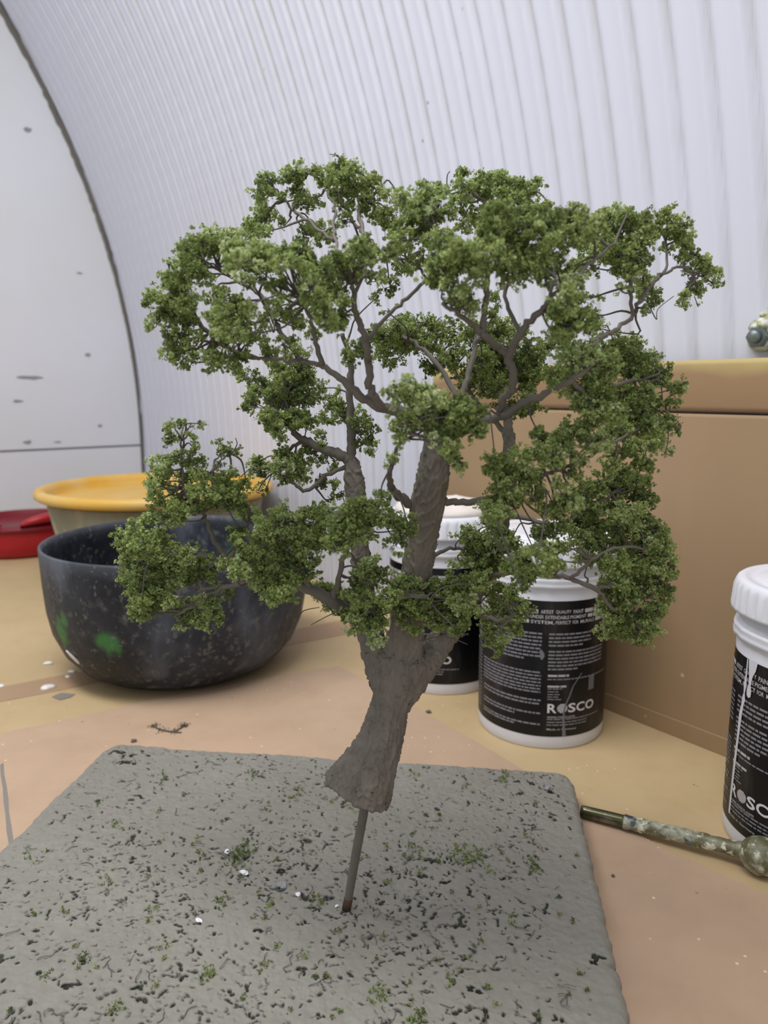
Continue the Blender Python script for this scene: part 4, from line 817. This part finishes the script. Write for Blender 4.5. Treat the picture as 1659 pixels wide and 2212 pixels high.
# ---------------------------------------------------------------- stirring stick
m = NT('paint_crusted_stick', .4, .5); co = m.coords()
base = m.mix(m.ramp(m.noise(co, 70, 5), [(.4, B0), (.6, W1)]), lin('5f5c40'), lin('87886f'))
base = m.mix(m.ramp(m.noise(co, 34, 5, .7), [(.50, B0), (.57, W1)]), base, lin('9a9b88'))
base = m.mix(m.ramp(m.noise(co, 52, 5, .65), [(.57, B0), (.61, W1)]), base, lin('dedac6'))
base = m.mix(m.ramp(m.noise(co, 150, 4), [(.58, B0), (.63, W1)]), base, lin('bfbda6'))
base = m.mix(m.ramp(m.noise(co, 31, 3), [(.64, B0), (.68, W1)]), base, lin('333a48'))
base = m.mix(m.ramp(m.noise(co, 61, 2), [(.70, B0), (.72, W1)]), base, lin('3a66a0'))
M_STICK = m.color(base).bump(m.noise(co, 130, 4), .6, .0015).m
m = NT('bare_metal_rod', .25, .5, .7); co = m.coords()
M_BARE = m.color(m.mix(m.ramp(m.noise(co, 40, 4), [(.45, B0), (.6, W1)]), lin('8f887a'), lin('55553c'))).m
p0 = on_z(1256, 1752, .0085); p1 = on_z(1600, 1836, .0150); p2 = on_z(1643, 1848, .0185)
stick = empty('stirring_stick', tuple(p0)); so = np.array(stick.location); tag(stick, 'paint-crusted metal stick with round knob lying between board and right tub', 'stick')
dirv = p1 - p0; mb = MB(); n = 26; rj = np.random.RandomState(4)
mb.tube([p0 - so + dirv * t for t in np.linspace(0, .30, 12)], [.0066] * 12, 14, 1); mesh_obj('bare_rod', mb.V, mb.F, M_BARE, stick)
mb = MB(); mb.tube([p0 - so + dirv * t + rj.normal(0, .0002, 3) for t in np.linspace(.29, 1.03, 30)], list(.0072 + rj.uniform(-.0003, .0007, 30)), 14, 1); mesh_obj('rod', mb.V, mb.F, M_STICK, stick)
bmk = bmesh.new(); bmesh.ops.create_icosphere(bmk, subdivisions=5, radius=.0182)
for v in bmk.verts:
    q = v.co * 90; v.co *= 1 + .05 * noise.noise(q) + .03 * noise.noise(q * 2.3)
km = bpy.data.meshes.new('knob'); bmk.to_mesh(km); bmk.free(); km.materials.append(M_STICK); km.polygons.foreach_set('use_smooth', [True] * len(km.polygons))
ko = bpy.data.objects.new('knob', km); COL.objects.link(ko); ko.parent = stick; ko.location = tuple(p2 - so)
mb = MB(); mb.tube([p1 - so - dirv * .03, p1 - so + (p2 - p1) * .25, p1 - so + (p2 - p1) * .7], [.0074, .0095, .0155], 16, 4); mesh_obj('collar', mb.V, mb.F, M_STICK, stick)

# ---------------------------------------------------------------- bits on the board and the bench
cen, tin = [], []; rq = np.random.RandomState(33)
spots = [(515, 1845, 26), (350, 1687, 12), (548, 1668, 14), (400, 1598, 5), (245, 1785, 10), (1000, 1845, 22), (1030, 1850, 16), (900, 1852, 14), (1150, 1870, 14), (1160, 1880, 10), (895, 1675, 10), (1090, 1680, 14), (1140, 1805, 7), (1060, 1890, 8), (480, 1948, 14),
         (680, 1950, 12), (450, 2102, 12), (253, 2178, 12), (820, 2150, 16), (897, 2190, 18), (965, 2120, 8), (180, 2075, 12), (590, 1960, 10), (420, 1820, 8), (640, 1710, 12), (760, 1750, 10), (1100, 1990, 10), (1010, 1700, 8), (230, 1910, 10), (130, 1970, 8), (830, 2020, 8), (330, 1970, 8), (60, 1850, 8), (1120, 1985, 8),
         (280, 1790, 6), (210, 1740, 5), (575, 1750, 6), (950, 1760, 7), (1190, 1760, 6), (780, 1860, 7), (350, 2050, 7), (100, 2110, 8), (560, 2090, 8), (700, 2120, 8), (1010, 2070, 6), (1230, 1990, 5)]
for k in range(80): spots.append((rq.uniform(0, 1290), rq.uniform(1640, 2205), rq.uniform(1.5, 4)))
for px, py, s in spots:
    p = on_z(px, py, BT); u, v = b_uv(p)
    if not (.012 < u < LW - .012 and .012 < v < LL): continue
    k = mpp(p); n = max(3, int(s * s * .09))
    q = p + np.stack([rq.normal(0, s * k * .8, n), rq.normal(0, s * k * 1.1, n), rq.uniform(0.000, .0022, n)], 1)
    cen.append(q); tin.append(np.full(n, rq.uniform(-.1, .35)))
cen = np.concatenate(cen); tin = np.concatenate(tin); n = len(cen)
L = np.repeat(cen, 7, 0) + rq.normal(0, .0009, (n * 7, 3)); L[:, 2] = np.maximum(L[:, 2], BT - .001)
fl = leaf_mesh('green_flock', L, rq.uniform(.0006, .0013, len(L)), np.repeat(tin, 7) + rq.normal(0, .15, n * 7), None, M_LEAF, rq); tag(fl, 'loose green flock crumbs scattered over the grey board', 'flock', kind='stuff')
mb = MB()
for k in range(150):
    px, py = rq.uniform(20, 1250), rq.uniform(1640, 2200); p = on_z(px, py, BT + .0008); u, v = b_uv(p)
    if not (.02 < u < LW - .03 and .02 < v < LL - .02): continue
    a = rq.uniform(0, 6.28); L_ = rq.uniform(.003, .012); P = [p]
    for j in range(4): a += rq.normal(0, .6); P.append(P[-1] + np.array([math.cos(a) * L_ / 3, math.sin(a) * L_ / 3, rq.uniform(-.0003, .0006)]))
    mb.tube(P, [.00035] * 5, 4, 2)
o = mb.build('loose_fibre', NT('grey_painted_fibre', .7, .2).color(lin('66635b')).m); o.name = 'fibre_litter'; tag(o, 'fine grey fibres lying across the pitted board', 'fibres', kind='stuff')
M_CRUMB = NT('white_foam', .8, .2).color(lin('e3e3ea')).m; M_CRUMBG = NT('grey_foam', .8, .2).color(lin('8f9092')).m
for k, (px, py, s, mat, lab) in enumerate(((490, 1842, 6, M_CRUMB, 'white foam crumb beside the green flock tuft, farthest from the viewer on the board'), (529, 1887, 7, M_CRUMB, 'white foam crumb below the large green flock tuft left of the rod'),
        (644, 1934, 7, M_CRUMB, 'white foam crumb next to the grey flake, nearest left of the rod'), (430, 1991, 6, M_CRUMB, 'white foam crumb nearest the viewer at the left of the board'), (728, 1958, 5, M_CRUMB, 'pale foam crumb touching the foot of the rod'),
        (611, 1916, 10, M_CRUMBG, 'grey foam flake lying left of the rod beside a white crumb'), (1183, 1706, 9, M_CRUMBG, 'grey foam flake at the far right corner of the board'))):
    p = on_z(px, py, BT); r = s * mpp(p)
    bmk = bmesh.new(); bmesh.ops.create_icosphere(bmk, subdivisions=2, radius=r * .85)
    for v in bmk.verts: v.co = Vector((v.co.x * (1.35 if k % 2 else .9), v.co.y * 1.2, v.co.z * .5)) * (1 + 1.0 * noise.noise(v.co * 520 + Vector((k * 7, 0, 0))))
    me = bpy.data.meshes.new('foam_crumb'); bmk.to_mesh(me); bmk.free(); me.materials.append(mat)
    o = bpy.data.objects.new('foam_crumb', me); COL.objects.link(o); o.location = (p[0], p[1], BT + r * .45); tag(o, lab, 'foam crumb', 'foam crumbs on the board')
# mossy twig scrap on the paper behind the board
tw = empty('twig_scrap', tuple(on_z(365, 1577, .0028))); t0 = np.array(tw.location); tag(tw, 'small dark mossy twig scrap on the paper behind the board', 'twig')
mb = MB(); P = [on_z(x, y, .003) - t0 for x, y in ((328, 1566), (345, 1575), (368, 1580), (392, 1582))]; mb.tube(P, [.0008, .0012, .0014, .0008], 6, 3)
P = [on_z(x, y, .003) - t0 for x, y in ((378, 1580), (390, 1572), (398, 1566))]; mb.tube(P, [.001, .001, .0008], 6, 3); mb.build('stem', M_TWIG, tw)
cc = np.concatenate([on_z(x, y, .003) - t0 + rq.normal(0, 1, (n_, 3)) * [.003, .004, .0012] for x, y, n_ in ((332, 1568, 50), (396, 1567, 90), (350, 1577, 30), (375, 1580, 30))]); cc[:, 2] = np.maximum(cc[:, 2], -.001)
f2 = leaf_mesh('moss', cc, np.full(len(cc), .0012), np.full(len(cc), .0), tw, M_TWIG, rq); tag(f2, kind='stuff')
for k, (px, py, s, lab) in enumerate(((289, 1602, 6, 'dark crumb on the paper just behind the far left corner of the board'), (1325, 1893, 4, 'single dark crumb on the paper right of the board'), (925, 1537, 6, 'dark crumb on the bench left of the paint tubs'))):
    p = on_z(px, py, .0017); r = s * mpp(p)
    bmk = bmesh.new(); bmesh.ops.create_icosphere(bmk, subdivisions=2, radius=r)
    for v in bmk.verts: v.co *= 1 + .5 * noise.noise(v.co * 300 + Vector((k * 5, 3, 0))); v.co.z *= .6
    me = bpy.data.meshes.new('dark_crumb'); bmk.to_mesh(me); bmk.free(); me.materials.append(M_TWIG)
    o = bpy.data.objects.new('dark_crumb', me); COL.objects.link(o); o.location = (p[0], p[1], (.0017 if k < 2 else 0) + r * .4); tag(o, lab, 'crumb', 'dark crumbs on the bench')
